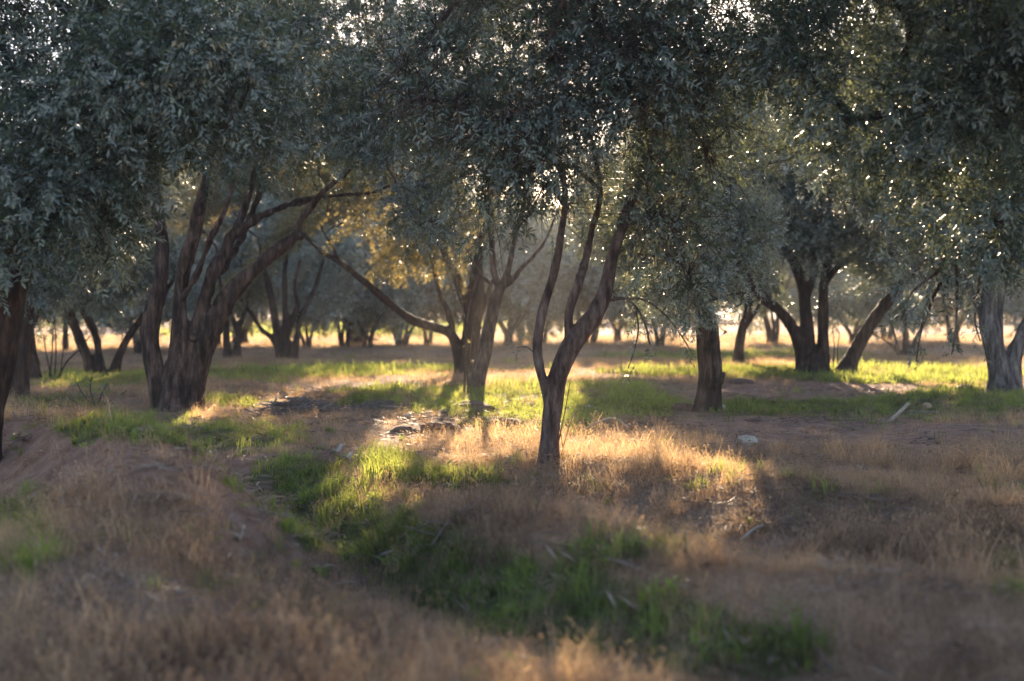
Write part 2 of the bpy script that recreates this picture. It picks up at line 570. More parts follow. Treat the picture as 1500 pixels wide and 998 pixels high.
# ------------------------------------------------------------------ gaps in the crowns through which the low sun reaches the ground
SUN_GAPS = [(745, 582, 95, 17), (760, 608, 65, 20), (722, 650, 75, 30), (872, 668, 64, 22), (1064, 718, 70, 18), (1000, 700, 34, 11),
            (600, 626, 45, 9), (500, 728, 48, 20), (560, 688, 30, 18), (372, 549, 88, 6), (390, 577, 45, 6), (150, 556, 75, 10),
            (1335, 550, 105, 10), (300, 592, 22, 12), (1470, 545, 60, 8)]


def sunny(p):
    """True for points whose shadow would fall on a gap's sunlit patch of ground"""
    q = p - SUN_DIR[None] * (p[:, 2:3] / SUN_DIR[2])
    done = np.zeros(len(p), dtype=bool)
    for z in np.arange(.55, -.5, -.06):
        c = p - SUN_DIR[None] * ((p[:, 2:3] - z) / SUN_DIR[2])
        hit = ~done & (quick_height(c[:, 0], c[:, 1]) >= z)
        q[hit] = c[hit]
        done |= hit
    wob = 0.30 * noise2(q[:, 0], q[:, 1], 1.6, 21)
    s = np.full(len(p), 9.0)
    for lift in (0.0, .09, .18):                      # the soil, and the grass heads that stand on it
        g = q + SUN_DIR[None] * (lift / SUN_DIR[2]) if lift else q
        px, py = picture_of(g[:, 0], g[:, 1], g[:, 2])
        for cx, cy, rx, ry in SUN_GAPS:
            s = np.minimum(s, ((px - cx) / rx) ** 2 + ((py - cy) / ry) ** 2)
    wob = wob + np.random.default_rng(len(p)).normal(0, .22, len(p))      # ragged, dappled edges
    return (s + wob < 1.05) & (q[:, 1] > 4)


# ------------------------------------------------------------------ olive trees
def leaf_shape(rng, k, L, W, fold):
    """k leaves along +x from the origin: six vertices, four faces each (k, 6, 3)"""
    a = np.array([[0, 0, 0], [.42, .5, fold], [.42, -.5, fold], [.5, 0, 0], [.78, .36, fold * .4], [.78, -.36, fold * .4], [1, 0, -.10]])
    return a


def make_sprays(rng, n_leaf, stem, L, W, fine):
    """a leafy twig: verts, tris, leaf var"""
    V, Fc, A = [], [], []
    n0 = 0
    t = (np.arange(n_leaf) // 2 + 0.7 + rng.uniform(-.2, .2, n_leaf)) / (n_leaf / 2 + 0.2)
    bend = rng.uniform(-0.10, 0.10, 2)

    def axis(s):
        return np.array([s * stem, bend[0] * stem * s * s, bend[1] * stem * s * s - 0.05 * stem * s * s])
    for i in range(n_leaf):
        p = axis(min(t[i], 1.0))
        roll = (i // 2) * 1.57 + (i % 2) * pi + rng.normal(0, .7)
        ang = radians(rng.uniform(22, 85)) * (1.0 if t[i] < .93 else .35)
        ll = L * rng.uniform(.75, 1.15) * (0.75 + 0.5 * sin(pi * min(t[i], 1) * .9))
        ww = W * rng.uniform(.8, 1.2)
        d = np.array([cos(ang), sin(ang) * cos(roll), sin(ang) * sin(roll)])
        d[2] -= 0.15
        d /= np.linalg.norm(d)
        side = np.cross(d, np.array([rng.normal(0, .35), rng.normal(0, .35), 1.0]))
        side /= np.linalg.norm(side) + 1e-9
        nor = np.cross(side, d)
        fold = rng.uniform(.05, .25)
        if fine:
            prof = [(0, 0, 0), (.38, .5, fold), (.38, -.5, fold), (.78, .34, fold * .5 - .05), (.78, -.34, fold * .5 - .05), (1, 0, -.12)]
            tri = [(0, 2, 1), (1, 2, 3), (2, 4, 3), (3, 4, 5)]
        else:
            prof = [(0, 0, 0), (.45, .5, fold), (.45, -.5, fold), (1, 0, -.1)]
            tri = [(0, 2, 1), (1, 2, 3)]
        for a, b_, c_ in prof:
            V.append(p + d * a * ll + side * b_ * ww + nor * c_ * ww)
        Fc += [(x + n0, y + n0, z + n0) for x, y, z in tri]
        A += [rng.uniform(0, 1)] * len(prof)
        n0 += len(prof)
    # stem, three sided
    r = 0.0028 if fine else 0.004
    for s in (0, .5, 1):
        c_ = axis(s)
        for k in range(3):
            V.append(c_ + r * (1.2 - s * .8) * np.array([0, cos(k * 2.1), sin(k * 2.1)]))
            A.append(0.5)
    for s in range(2):
        for k in range(3):
            a, b_ = n0 + s * 3 + k, n0 + s * 3 + (k + 1) % 3
            Fc += [(a, b_, b_ + 3), (a, b_ + 3, a + 3)]
    return np.array(V), np.array(Fc), np.array(A)


_rng = np.random.default_rng(5)
SPRAY_FINE = [make_sprays(_rng, 15, rl, 0.055, 0.0145, True) for rl in (.12, .16, .20, .24, .28, .18, .22, .15)]
SPRAY_MID = [make_sprays(_rng, 13, rl, 0.085, 0.024, False) for rl in (.18, .22, .28, .34, .25)]
SPRAY_FAR = [make_sprays(_rng, 12, rl, 0.15, 0.045, False) for rl in (.36, .44, .50)]


_SOURCES = {}


def scatter_object(name, templates, mat, pts, rot, sc, idx, tint, parent=None):
    """small repeated pieces (leafy twigs, grass tufts) set on points, as one object of uncountable stuff"""
    me = bpy.data.meshes.new(name)
    me.vertices.add(len(pts))
    me.vertices.foreach_set('co', np.asarray(pts, dtype=np.float32).ravel())
    for an, ty, av in (('rot', 'FLOAT_VECTOR', rot), ('sc', 'FLOAT', sc), ('tint', 'FLOAT', tint), ('idx', 'INT', idx)):
        a = me.attributes.new(an, ty, 'POINT')
        a.data.foreach_set('vector' if ty == 'FLOAT_VECTOR' else 'value', np.asarray(av, dtype=np.int32 if ty == 'INT' else np.float32).ravel())
    me.materials.append(mat)
    o = link(name, me, parent, kind='stuff')
    key = (id(templates), mat.name)
    if key not in _SOURCES:
        ng = bpy.data.node_groups.new(name + '_nodes', 'GeometryNodeTree')
        ng.interface.new_socket('Geometry', in_out='INPUT', socket_type='NodeSocketGeometry')
        ng.interface.new_socket('Geometry', in_out='OUTPUT', socket_type='NodeSocketGeometry')
        gi, go = ng.nodes.new('NodeGroupInput'), ng.nodes.new('NodeGroupOutput')
        join = ng.nodes.new('GeometryNodeJoinGeometry')
        for k, (tv, tf, ta) in enumerate(reversed(templates)):
            src = bpy.data.objects.new(name + '_source', mesh_np(name + '_source', tv, tf, mat, False, {'var': ta}))
            oi = ng.nodes.new('GeometryNodeObjectInfo')
            oi.inputs[0].default_value = src
            g2i = ng.nodes.new('GeometryNodeGeometryToInstance')
            ng.links.new(oi.outputs['Geometry'], g2i.inputs[0])
            ng.links.new(g2i.outputs[0], join.inputs[0])

        def attr(nm, ty):
            n = ng.nodes.new('GeometryNodeInputNamedAttribute')
            n.data_type = ty
            n.inputs[0].default_value = nm
            return n.outputs[0]
        ip = ng.nodes.new('GeometryNodeInstanceOnPoints')
        ip.inputs['Pick Instance'].default_value = True
        ng.links.new(gi.outputs[0], ip.inputs['Points'])
        ng.links.new(join.outputs[0], ip.inputs['Instance'])
        ng.links.new(attr('idx', 'INT'), ip.inputs['Instance Index'])
        ng.links.new(attr('rot', 'FLOAT_VECTOR'), ip.inputs['Rotation'])
        ng.links.new(attr('sc', 'FLOAT'), ip.inputs['Scale'])
        ng.links.new(ip.outputs[0], go.inputs[0])
        _SOURCES[key] = ng
    o.modifiers.new('scatter', 'NODES').node_group = _SOURCES[key]
    return o


def scatter(name, label, templates, mat, pts, rz, sc, idx, tint):
    z = np.zeros(len(rz))
    o = scatter_object(name, templates, mat, pts, np.stack([z, z, rz], 1), sc, idx, tint)
    o['label'] = label
    return o


def twig_crown(name, templates, mat, pos, axis, rng, scale, parent):
    """leafy twigs growing along axis at pos"""
    x = axis / (np.linalg.norm(axis, axis=1)[:, None] + 1e-9)
    up = np.array([0, 0, 1.0]) + rng.normal(0, .45, (len(pos), 3))
    y = np.cross(up, x)
    y /= np.linalg.norm(y, axis=1)[:, None] + 1e-9
    z = np.cross(x, y)
    rot = np.stack([np.arctan2(y[:, 2], z[:, 2]), -np.arcsin(np.clip(x[:, 2], -1, 1)), np.arctan2(x[:, 1], x[:, 0])], 1)
    tint = np.clip(.5 + .3 * noise3(pos * .9, 61) + rng.normal(0, .16, len(pos)), 0, 1)
    return scatter_object(name, templates, mat, pos, rot, scale, rng.integers(0, len(templates), len(pos)), tint, parent)


def solid_trunk(limbs, voxel, rough, mat, origin, seed):
    """limbs [(points, radii)] grown together into one skin with ridged bark"""
    tb = Tubes()
    for p, r in limbs:
        tb.add(p, r, 14)
    me = tb.mesh('raw', None)
    o = bpy.data.objects.new('raw', me)
    COL.objects.link(o)
    md = o.modifiers.new('r', 'REMESH')
    md.mode = 'VOXEL'
    md.voxel_size = voxel
    md.use_smooth_shade = True
    sm = o.modifiers.new('s', 'SMOOTH')
    sm.factor, sm.iterations = 0.5, 3
    dg = bpy.context.evaluated_depsgraph_get()
    res = bpy.data.meshes.new_from_object(o.evaluated_get(dg))
    bpy.data.objects.remove(o)
    bpy.data.meshes.remove(me)
    n = len(res.vertices)
    co = np.empty(n * 3, dtype=np.float32)
    no = np.empty(n * 3, dtype=np.float32)
    res.vertices.foreach_get('co', co)
    res.vertices.foreach_get('normal', no)
    co, no = co.reshape(-1, 3).astype(float), no.reshape(-1, 3)
    st = co * np.array([1, 1, .2])
    rid = 1 - np.abs(noise3(st * 11, seed)) * 2.6
    d = rough * (0.9 * noise3(co * np.array([1, 1, .5]) * 3.5, seed + 1) + 0.8 * rid + 0.45 * noise3(st * 30, seed + 2))
    co = co + no * d[:, None] - origin
    res.vertices.foreach_set('co', co.astype(np.float32).ravel())
    res.update()
    res.name = 'trunk'
    res.materials.clear()
    res.materials.append(mat)
    return res


def grow_crown(nodes, node_r, clumps, rng, tubes, r_tip=0.006):
    """thin branches from the limbs out to every clump centre; returns the outward direction of each clump"""
    P = [np.asarray(p) for p in nodes]
    par = [-1] * len(P)
    need = [0] * len(P)
    base_n = len(P)
    root = P[0]
    order = np.argsort([np.min(np.linalg.norm(np.array(nodes) - c, axis=1)) for c in clumps])
    out_dir = np.zeros((len(clumps), 3))
    idx_of = {}
    for ci in order:
        c = clumps[ci]
        A = np.array(P)
        dv = c - A
        d = np.linalg.norm(dv, axis=1) + 0.45 * np.maximum(0, -dv[:, 2])
        j = int(np.argmin(d))
        mid = (A[j] + c) / 2 + rng.normal(0, .08, 3) * d[j] + np.array([0, 0, .06 * d[j]])
        P.append(mid)
        par.append(j)
        P.append(c)
        par.append(len(P) - 2)
        need += [0, 0]
        idx_of[ci] = len(P) - 1
        out_dir[ci] = c - A[j]
        k = len(P) - 1
        while k >= base_n:
            need[k] += 1
            k = par[k]
    for ci, k in idx_of.items():
        m_, j = par[k], par[par[k]]
        pts = catmull(np.array([P[j], P[m_], P[k]]), 0.18)
        r0 = min(0.055, r_tip * (need[m_] ** 0.5) * 1.5)
        if j < base_n:
            r0 = min(r0, node_r[j] * 0.9)
        r1 = min(r0, r_tip * max(1, (need[k] - 1)) ** 0.5)
        wob = rng.normal(0, .012, pts.shape)
        wob[0] = 0
        wob[-1] = 0
        tubes.add(pts + wob, np.linspace(r0, r1, len(pts)), 5)
    return out_dir


LEAFINESS = 5.2


def olive(label, base, limbs, blobs, n_clump, n_spray, templates='mid', leaf=None, bark=None, voxel=.03, rough=.016, seed=1,
          spread=.52, droop=.25, bare=3, lump=.15, group='olive trees of the grove', prune=True, scale=1.0, low=None, dist=None, thick=0.80):
    """limbs: lists of (px, py, half width px[, depth offset m]) at the tree's own distance; the first list is the trunk"""
    rng = np.random.default_rng(seed)
    leaf = leaf or LEAF
    bark = bark or BARK_BROWN
    g = spot(*base) if dist is None else None
    if dist is not None:
        q = at(base[0], base[1], dist)
        g = np.array([q[0], q[1], gz(q[0], q[1])])
    t = float((g - EYE) @ FWD)
    m_px = t / F_PX
    root = bpy.data.objects.new('olive_tree', None)
    COL.objects.link(root)
    root.location = g
    root.empty_display_size = 0.3
    tag(root, label, 'olive tree', group)
    solid, thin, nodes, node_r = [], [], [], []
    for li, lb in enumerate(limbs):
        p = np.array([np.append(at(q[0], q[1], t + (q[3] if len(q) > 3 else 0.0)), q[2] * m_px * thick) for q in lb])
        if li == 0 or abs(lb[0][1] - base[1]) < 14:
            p[0, :3] = [p[0, 0], p[0, 1], gz(p[0, 0], p[0, 1]) - 0.12]
        c = catmull(p, 0.12)
        r = np.maximum(c[:, 3], .012)
        if p[0, 2] < g[2] + .1:
            hgt = np.clip(c[:, 2] - g[2], 0, 9)
            r = r * (1 + 0.30 * np.exp(-hgt / .16))
        solid.append((c[:, :3], r))
        keep = (c[:, 2] > g[2] + 1.1) & (r < .2)
        if keep.any():
            nodes += list(c[keep, :3])
            node_r += list(r[keep])
    me = solid_trunk(solid, voxel, rough, bark, g, seed)
    link('trunk', me, root)
    # crown
    cl, wt = [], np.array([b[2] * b[3] for b in blobs], dtype=float)
    wt = wt / wt.sum()
    for b, w in zip(blobs, wt):
        n = max(2, int(n_clump * w * (b[6] if len(b) > 6 else 1)))
        u = rng.normal(0, 1, (n * 4, 3))
        u /= np.linalg.norm(u, axis=1)[:, None]
        u *= rng.uniform(0.05, 1, (n * 4, 1)) ** (1 / 2.6)
        c0 = at(b[0], b[1], t + b[4])
        mp_ = (t + b[4]) / F_PX
        p = c0 + u * np.array([b[2] * mp_, b[5], b[3] * mp_])
        keep = noise3(p * 1.1, seed + 50) > -lump
        p = p[keep][:n]
        cl.append(p)
    cl = np.concatenate(cl)
    cl = cl[cl[:, 2] > g[2] + (0.5 if low is None else low)]
    if prune:
        cl = cl[~sunny(cl)]
    tb = Tubes()
    od = grow_crown(nodes, node_r, cl, rng, tb)
    # leafy twigs about every clump
    k = np.repeat(np.arange(len(cl)), int(n_spray * LEAFINESS))
    o = rng.normal(0, 1, (len(k), 3))
    o /= np.linalg.norm(o, axis=1)[:, None]
    o *= (rng.uniform(0, 1, (len(k), 1)) ** .5) * spread
    pos = cl[k] + o
    ax = o * 1.2 + 0.35 * od[k] / (np.linalg.norm(od[k], axis=1)[:, None] + 1e-9) * spread + rng.normal(0, .35, o.shape) * spread
    ax[:, 2] -= droop * spread
    sc = rng.uniform(.75, 1.25, len(k)) * scale
    if prune:
        un = ax / np.linalg.norm(ax, axis=1)[:, None]
        ok = ~(sunny(pos) | sunny(pos + un * .2) | sunny(pos + un * .38 * sc[:, None]))
        pos, ax, sc = pos[ok], ax[ok], sc[ok]
    tp = {'fine': SPRAY_FINE, 'mid': SPRAY_MID, 'far': SPRAY_FAR}[templates]
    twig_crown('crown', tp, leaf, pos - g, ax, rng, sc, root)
    # bare hanging twigs
    for ci in range(len(cl)):
        for _ in range(bare):
            d = rng.normal(0, 1, 3)
            d[2] -= .25
            d /= np.linalg.norm(d)
            ln = rng.uniform(.25, .75)
            e = cl[ci] + d * ln
            md = (cl[ci] + e) / 2 + rng.normal(0, .05, 3)
            tb.add(np.array([cl[ci], md, e]), [.0055, .004, .002], 3)
    link('branchwork', tb.mesh('branchwork', bark, True, g), root, kind='stuff')
    return root


# --- the trees that stand nearest and largest
T_LEFT = olive('thick old olive with four forking limbs standing left of the sunlit clearing', (258, 601),
    [[(258, 604, 35), (259, 580, 33), (260, 555, 31), (262, 530, 25)],
     [(238, 602, 18, .05), (230, 565, 19), (223, 525, 20), (219, 490, 21), (226, 450, 19), (236, 405, 16), (236, 330, 12), (218, 250, 8), (190, 180, 5)],
     [(264, 590, 28), (266, 540, 27), (267, 505, 26), (264, 470, 18, -.1), (263, 435, 15, -.1), (271, 390, 14, -.2), (286, 335, 12, -.3), (298, 280, 9, -.5), (320, 180, 7, -.6), (350, 90, 5, -.6)],
     [(267, 440, 8, -.2), (288, 402, 7, -.4), (308, 350, 6, -.6), (328, 312, 5, -.8), (345, 260, 4, -1)],
     [(272, 560, 22), (280, 515, 19), (288, 480, 16), (298, 445, 14), (312, 400, 14), (330, 365, 13, .2), (345, 340, 11, .2), (385, 316, 7, .3), (430, 298, 6, .4), (480, 288, 5, .5), (545, 283, 3.5, .6)],
     [(338, 350, 8, .2), (350, 325, 8, .3), (362, 290, 7, .4), (380, 230, 5, .5), (400, 160, 4, .6)],
     [(274, 590, 26), (287, 550, 23), (298, 510, 22), (314, 470, 21), (336, 432, 18), (366, 402, 14), (398, 372, 12), (428, 350, 11), (440, 325, 7), (470, 285, 5.5), (510, 250, 5), (560, 190, 4.5), (610, 120, 4), (680, 60, 3)],
     [(420, 355, 9), (436, 347, 8), (450, 344, 6)],
     [(283, 497, 7, -.26), (285, 493, 7, -.40)],
     [(322, 400, 9, .3), (340, 372, 8, .7), (356, 345, 7, 1), (385, 270, 5, 1.2)]],
    [(300, 90, 190, 140, -.3, 2.0), (470, 130, 160, 140, 0, 1.8), (600, 200, 130, 110, .2, 1.5, .8), (440, 170, 140, 60, .3, 1.4, .8), (330, -120, 300, 160, 0, 2.6), (620, 20, 140, 120, 0, 1.6), (220, 190, 110, 90, .4, 1.2, .9), (640, 340, 50, 75, -.4, .5, 3.0), (490, 10, 110, 90, -.2, 1.4)],
    300, 13, 'fine', bark=BARK_BROWN, voxel=.018, rough=.019, thick=.70, seed=11, droop=.3)

T_SLIM = olive('slim young olive forked low at the middle of the sunlit dry grass', (803, 673),
    [[(803, 676, 17), (806, 630, 16), (811, 590, 18), (818, 550, 17), (832, 515, 18), (850, 488, 18), (872, 460, 17), (887, 425, 14), (895, 385, 12), (907, 345, 11), (925, 290, 10, .2), (945, 235, 9, .3), (970, 165, 8, .3), (990, 100, 6, .3), (1015, 20, 4, .3)],
     [(806, 600, 11), (800, 575, 9), (791, 540, 8.5), (787, 505, 8.5), (795, 455, 8), (809, 410, 8), (820, 355, 7, -.1), (828, 300, 6, -.2), (822, 240, 5, -.3), (800, 180, 4, -.4)],
     [(836, 512, 10), (833, 480, 8), (834, 455, 8), (846, 420, 8.5), (858, 380, 7, .2), (867, 335, 6.5, .3), (880, 285, 5.5, .4), (870, 220, 4.5, .5), (850, 150, 3, .6)],
     [(880, 280, 4, .4), (862, 262, 4, .4), (846, 250, 3, .4), (830, 235, 2.5, .4)],
     [(970, 165, 5, .3), (985, 175, 4, .2), (1000, 168, 3, .1)],
     [(826, 300, 4, -.2), (790, 250, 4, -.3), (740, 210, 3.5, -.4), (690, 200, 3, -.5), (610, 205, 2.5, -.5)]],
    [(840, 130, 190, 130, 0, 1.6), (690, 120, 130, 100, -.3, 1.2, .8), (960, 160, 130, 120, .3, 1.3, .8), (830, -120, 320, 150, 0, 2.2), (830, 240, 190, 50, 0, 1.0, .45), (1040, 60, 110, 90, .4, 1.2, .7), (930, 320, 65, 55, .5, .7, 1.5), (745, 285, 60, 40, 0, .6, 1.0), (985, 400, 25, 45, .3, .3, 1.6)],
    220, 7, 'fine', bark=BARK_SLIM, voxel=.011, rough=.0055, seed=22, bare=16, droop=.2)

T_CENTRE_LEAN = olive('pale smooth leaning trunk with a three way fork behind the thin sapling', (694, 573),
    [[(694, 576, 15), (702, 545, 14), (711, 510, 13), (718, 475, 12), (726, 440, 11), (735, 418, 9)],
     [(733, 424, 7), (724, 400, 6), (721, 360, 5.5), (719, 310, 5), (714, 250, 4)],
     [(736, 420, 7), (746, 390, 6), (752, 360, 5), (760, 325, 4), (775, 270, 3)],
     [(736, 422, 6), (752, 408, 6), (768, 388, 5), (782, 375, 4), (800, 350, 3), (820, 300, 2.5)],
     [(720, 415, 4), (706, 405, 3), (695, 385, 2.5), (680, 360, 2)]],
    [(700, 280, 110, 80, 0, 1.5), (780, 270, 90, 80, .3, 1.4), (720, 120, 190, 110, 0, 2.2), (740, -60, 240, 110, .5, 2.4), (640, 300, 60, 60, -.3, .8, .8)],
    130, 11, 'mid', bark=BARK_SLIM, voxel=.02, rough=.008, seed=33, scale=.85)

T_BACK = olive('dark red brown olive with one long low limb reaching left, behind the leaning trunk', (684, 547),
    [[(684, 549, 19), (688, 520, 17), (690, 490, 17), (694, 455, 16), (698, 420, 14), (700, 380, 10), (705, 340, 6)],
     [(678, 540, 13), (670, 510, 11), (658, 488, 9.5), (632, 478, 8.5), (606, 470, 8), (580, 452, 7), (550, 427, 6.5), (522, 403, 6), (495, 382, 5), (470, 368, 4), (440, 340, 3)],
     [(664, 490, 6), (658, 460, 6), (648, 440, 5), (640, 415, 4), (628, 370, 3)],
     [(690, 470, 10), (682, 440, 11), (672, 412, 10), (660, 390, 6), (640, 350, 4)],
     [(696, 470, 7), (704, 458, 6), (712, 440, 4), (722, 410, 3)],
     [(500, 385, 3), (480, 350, 3), (462, 318, 2.5), (448, 305, 2)]],
    [(660, 330, 90, 80, 0, 1.8), (530, 330, 90, 70, .3, 1.8), (600, 250, 170, 90, .5, 2.4), (740, 300, 110, 80, .6, 2.0), (460, 300, 70, 60, .5, 1.6, .8), (600, 130, 260, 110, 1, 2.8), (520, 210, 120, 60, .6, 2.0)],
    170, 12, 'mid', leaf=LEAF_SUN_TINT, bark=BARK_DARK, voxel=.03, rough=.014, seed=44)

T_NEAR = olive('large shadowed olive at the left edge with blurred blue green leaves overhead', (-20, 688),
    [[(-36, 690, 36), (-28, 640, 34), (-17, 580, 34), (-4, 500, 36), (10, 440, 33), (28, 385, 28)],
     [(28, 400, 24), (50, 350, 18), (80, 310, 14, -.1), (125, 270, 10, -.2), (165, 240, 8, -.3), (200, 180, 6, -.4), (270, 110, 4, -.5)],
     [(24, 410, 24), (30, 330, 20), (60, 240, 17, .2), (100, 130, 16, .3), (120, 40, 13, .4), (150, -80, 9, .5)],
     [(95, 150, 9, .3), (160, 70, 7, .1), (220, 30, 5, 0), (300, 0, 4, 0)]],
    [(140, 130, 170, 130, -.3, 1.2), (300, 110, 120, 110, -.4, .9), (60, 260, 150, 100, -.2, 1.0, .9), (120, 270, 60, 60, -.4, .6, .9), (120, -130, 330, 140, 0, 1.7), (195, 365, 25, 30, -.6, .25, .9), (-150, 120, 150, 220, 0, 1.4, .7), (0, 40, 120, 90, .2, 1.0, .8), (20, 345, 50, 45, -.5, .4, 2.0)],
    190, 13, 'fine', bark=BARK_DARK, voxel=.022, rough=.014, seed=55, scale=1.0, spread=.42, prune=False)

T_RIGHT_NEAR = olive('olive whose dark leafy boughs hang into the top right corner, trunk beyond the edge', (1700, 690),
    [[(1700, 694, 30), (1695, 600, 28), (1690, 500, 26), (1680, 420, 24)],
     [(1682, 430, 18), (1640, 340, 15), (1570, 260, 12, -.1), (1490, 200, 9, -.2), (1400, 160, 7, -.3), (1300, 120, 5, -.4)],
     [(1682, 430, 20), (1690, 300, 16), (1670, 150, 12), (1620, 20, 9), (1560, -100, 6)],
     [(1600, 290, 8, -.1), (1530, 300, 6, -.2), (1450, 330, 5, -.3), (1400, 380, 4, -.3), (1370, 430, 3, -.3), (1350, 480, 2.5, -.3)]],
    [(1400, 120, 150, 130, -.2, 1.1), (1560, 180, 150, 180, 0, 1.2), (1290, 180, 110, 110, -.2, .9, 1.0), (1420, 300, 110, 80, -.3, .8), (1400, -120, 330, 140, 0, 1.7), (1345, 385, 30, 30, -.3, .3, .8), (1220, 70, 110, 100, -.2, .8, 1.2), (1700, 60, 140, 220, 0, 1.4, .6), (1800, -250, 360, 300, -2.6, 1.8, 1.3), (1640, -420, 420, 240, -3.6, 1.6, 1.0), (1480, -60, 220, 120, -.9, 1.0, .8), (1560, 40, 130, 130, -.8, .8, .8)],  # boughs overhead, out of view, are added to keep skylight off this corner
    460, 13, 'fine', bark=BARK_DARK, voxel=.022, rough=.014, seed=66, spread=.42, prune=False, dist=11.6)

T_PRUNED = olive('single straight trunk under a low silvery crown, in green grass by a white rock', (1036, 601),
    [[(1036, 603, 22), (1039, 575, 21), (1041, 545, 20), (1038, 510, 20), (1035, 475, 19), (1030, 440, 15), (1022, 400, 13)],
     [(1024, 410, 11), (1050, 370, 8, -.2), (1078, 340, 5, -.3), (1100, 315, 3, -.4)],
     [(1026, 420, 11), (1000, 370, 8, .1), (985, 310, 7, .2), (975, 240, 5, .2)],
     [(1030, 430, 10), (1025, 360, 8, .4), (1035, 290, 6, .6), (1040, 220, 4, .6)],
     [(1050, 568, 5, -.2), (1058, 556, 4.5, -.24), (1061, 545, 4, -.26)],
     [(1040, 570, 4, -.24), (1047, 540, 4, -.26), (1044, 510, 4, -.26), (1050, 500, 2.2, -.26), (1064, 485, 2, -.3)]],
    [(1030, 385, 85, 65, -.5, .8), (960, 410, 65, 60, -.3, .8, .9), (1075, 350, 60, 60, -.6, .6), (1000, 290, 110, 60, -.2, 1.1), (1060, 200, 150, 80, .3, 1.5), (930, 340, 60, 50, 0, .8, .8)],
    150, 13, 'fine', leaf=LEAF_SILVER, bark=BARK_BROWN, voxel=.018, rough=.014, seed=77, droop=-.5, low=.6, spread=.40)

T_RIGHT = olive('big olive with three dark limbs fanning from one base in the green grass', (1190, 547),
    [[(1190, 549, 30), (1190, 540, 27), (1190, 528, 23), (1190, 518, 17)],
     [(1180, 540, 15), (1171, 505, 12), (1157, 475, 11), (1138, 452, 10), (1118, 436, 9.5), (1100, 410, 7), (1085, 370, 6), (1070, 320, 5)],
     [(1186, 535, 16), (1183, 500, 13), (1181, 462, 11), (1175, 418, 10), (1162, 382, 9), (1140, 345, 8, -.2), (1120, 290, 6, -.3), (1110, 230, 4, -.3)],
     [(1202, 540, 15), (1206, 505, 11), (1206, 460, 9.5), (1207, 420, 8.5), (1213, 370, 7, .3), (1216, 310, 6, .4), (1220, 240, 4, .4)],
     [(1208, 418, 5), (1222, 396, 5), (1240, 382, 4), (1262, 360, 3.5), (1285, 320, 3)],
     [(1182, 440, 5), (1192, 400, 6), (1190, 350, 5), (1184, 290, 4)]],
    [(1150, 300, 110, 80, -.2, 1.9), (1260, 310, 110, 80, .2, 2.0), (1080, 330, 60, 60, 0, 1.4), (1180, 170, 220, 110, .3, 2.8), (1330, 280, 90, 80, .3, 1.8), (1290, 380, 60, 40, .4, 1.0, .7), (1200, 230, 110, 60, -.6, 1.2), (1330, 120, 130, 80, .5, 2.4)],
    260, 12, 'mid', bark=BARK_DARK, voxel=.03, rough=.014, seed=88)

T_LEAN = olive('lone dark trunk leaning far right beside the big fanning olive', (1237, 547),
    [[(1236, 549, 18), (1245, 530, 14), (1258, 505, 12), (1274, 478, 12), (1292, 452, 12), (1312, 428, 11), (1335, 400, 9), (1360, 370, 7), (1390, 320, 5)],
     [(1330, 405, 6), (1345, 370, 5), (1350, 330, 4), (1345, 280, 3)]],
    [(1370, 310, 90, 70, 0, 1.6), (1420, 240, 110, 90, .3, 1.8), (1340, 220, 100, 80, .3, 1.8), (1300, 140, 140, 80, .3, 2.2)],
    140, 12, 'mid', bark=BARK_DARK, voxel=.03, rough=.014, seed=99)

T_GREY = olive('pale grey barked double trunk at the right edge of the grove', (1470, 579),
    [[(1466, 581, 24), (1466, 560, 22), (1460, 525, 19), (1452, 490, 18), (1446, 462, 16), (1448, 430, 12), (1452, 390, 9), (1450, 330, 6)],
     [(1450, 475, 12), (1436, 450, 9), (1422, 425, 7), (1410, 405, 6), (1395, 370, 5), (1370, 310, 3)],
     [(1484, 580, 18), (1484, 550, 15), (1486, 520, 15), (1498, 490, 13), (1512, 460, 11), (1524, 420, 9), (1540, 360, 6)],
     [(1474, 570, 10), (1468, 520, 6), (1465, 480, 6), (1466, 440, 5), (1470, 390, 4), (1480, 320, 3)]],
    [(1440, 310, 110, 70, 0, 1.5), (1540, 300, 100, 80, 0, 1.6), (1480, 180, 190, 110, .3, 2.2), (1480, 0, 220, 120, .3, 2.2), (1380, 230, 90, 70, .2, 1.6), (1400, 380, 40, 30, -.4, .6, .6)],
    190, 11, 'mid', bark=BARK_GREY, voxel=.022, rough=.012, seed=111)

T_FIVE = olive('many stemmed olive glowing with back light, beyond the left green strip', (419, 526),
    [[(412, 528, 8), (406, 490, 7), (400, 450, 6.5), (393, 415, 6), (386, 390, 4), (378, 350, 3)],
     [(420, 528, 9), (419, 490, 7), (418, 450, 6), (417, 410, 5.5), (420, 370, 4), (424, 330, 3)],
     [(428, 528, 9), (434, 500, 6), (440, 470, 5), (450, 445, 5), (462, 420, 4), (475, 380, 3)],
     [(408, 512, 6), (398, 495, 4.5), (382, 482, 4), (370, 462, 3.5), (358, 445, 3), (340, 420, 2)],
     [(422, 490, 5), (430, 465, 5), (436, 445, 5), (432, 420, 4), (440, 380, 3)]],
    [(400, 350, 90, 60, 0, 1.8), (470, 370, 60, 50, .3, 1.4, .8), (340, 390, 50, 45, .2, 1.2, .8), (420, 260, 130, 70, .5, 2.6), (480, 300, 90, 45, .8, 2.4), (550, 280, 80, 50, 1.0, 2.4), (520, 320, 60, 35, 1.4, 1.6)],
    240, 12, 'mid', leaf=LEAF_SUN_TINT, bark=BARK_DARK, voxel=.04, rough=.012, seed=122)

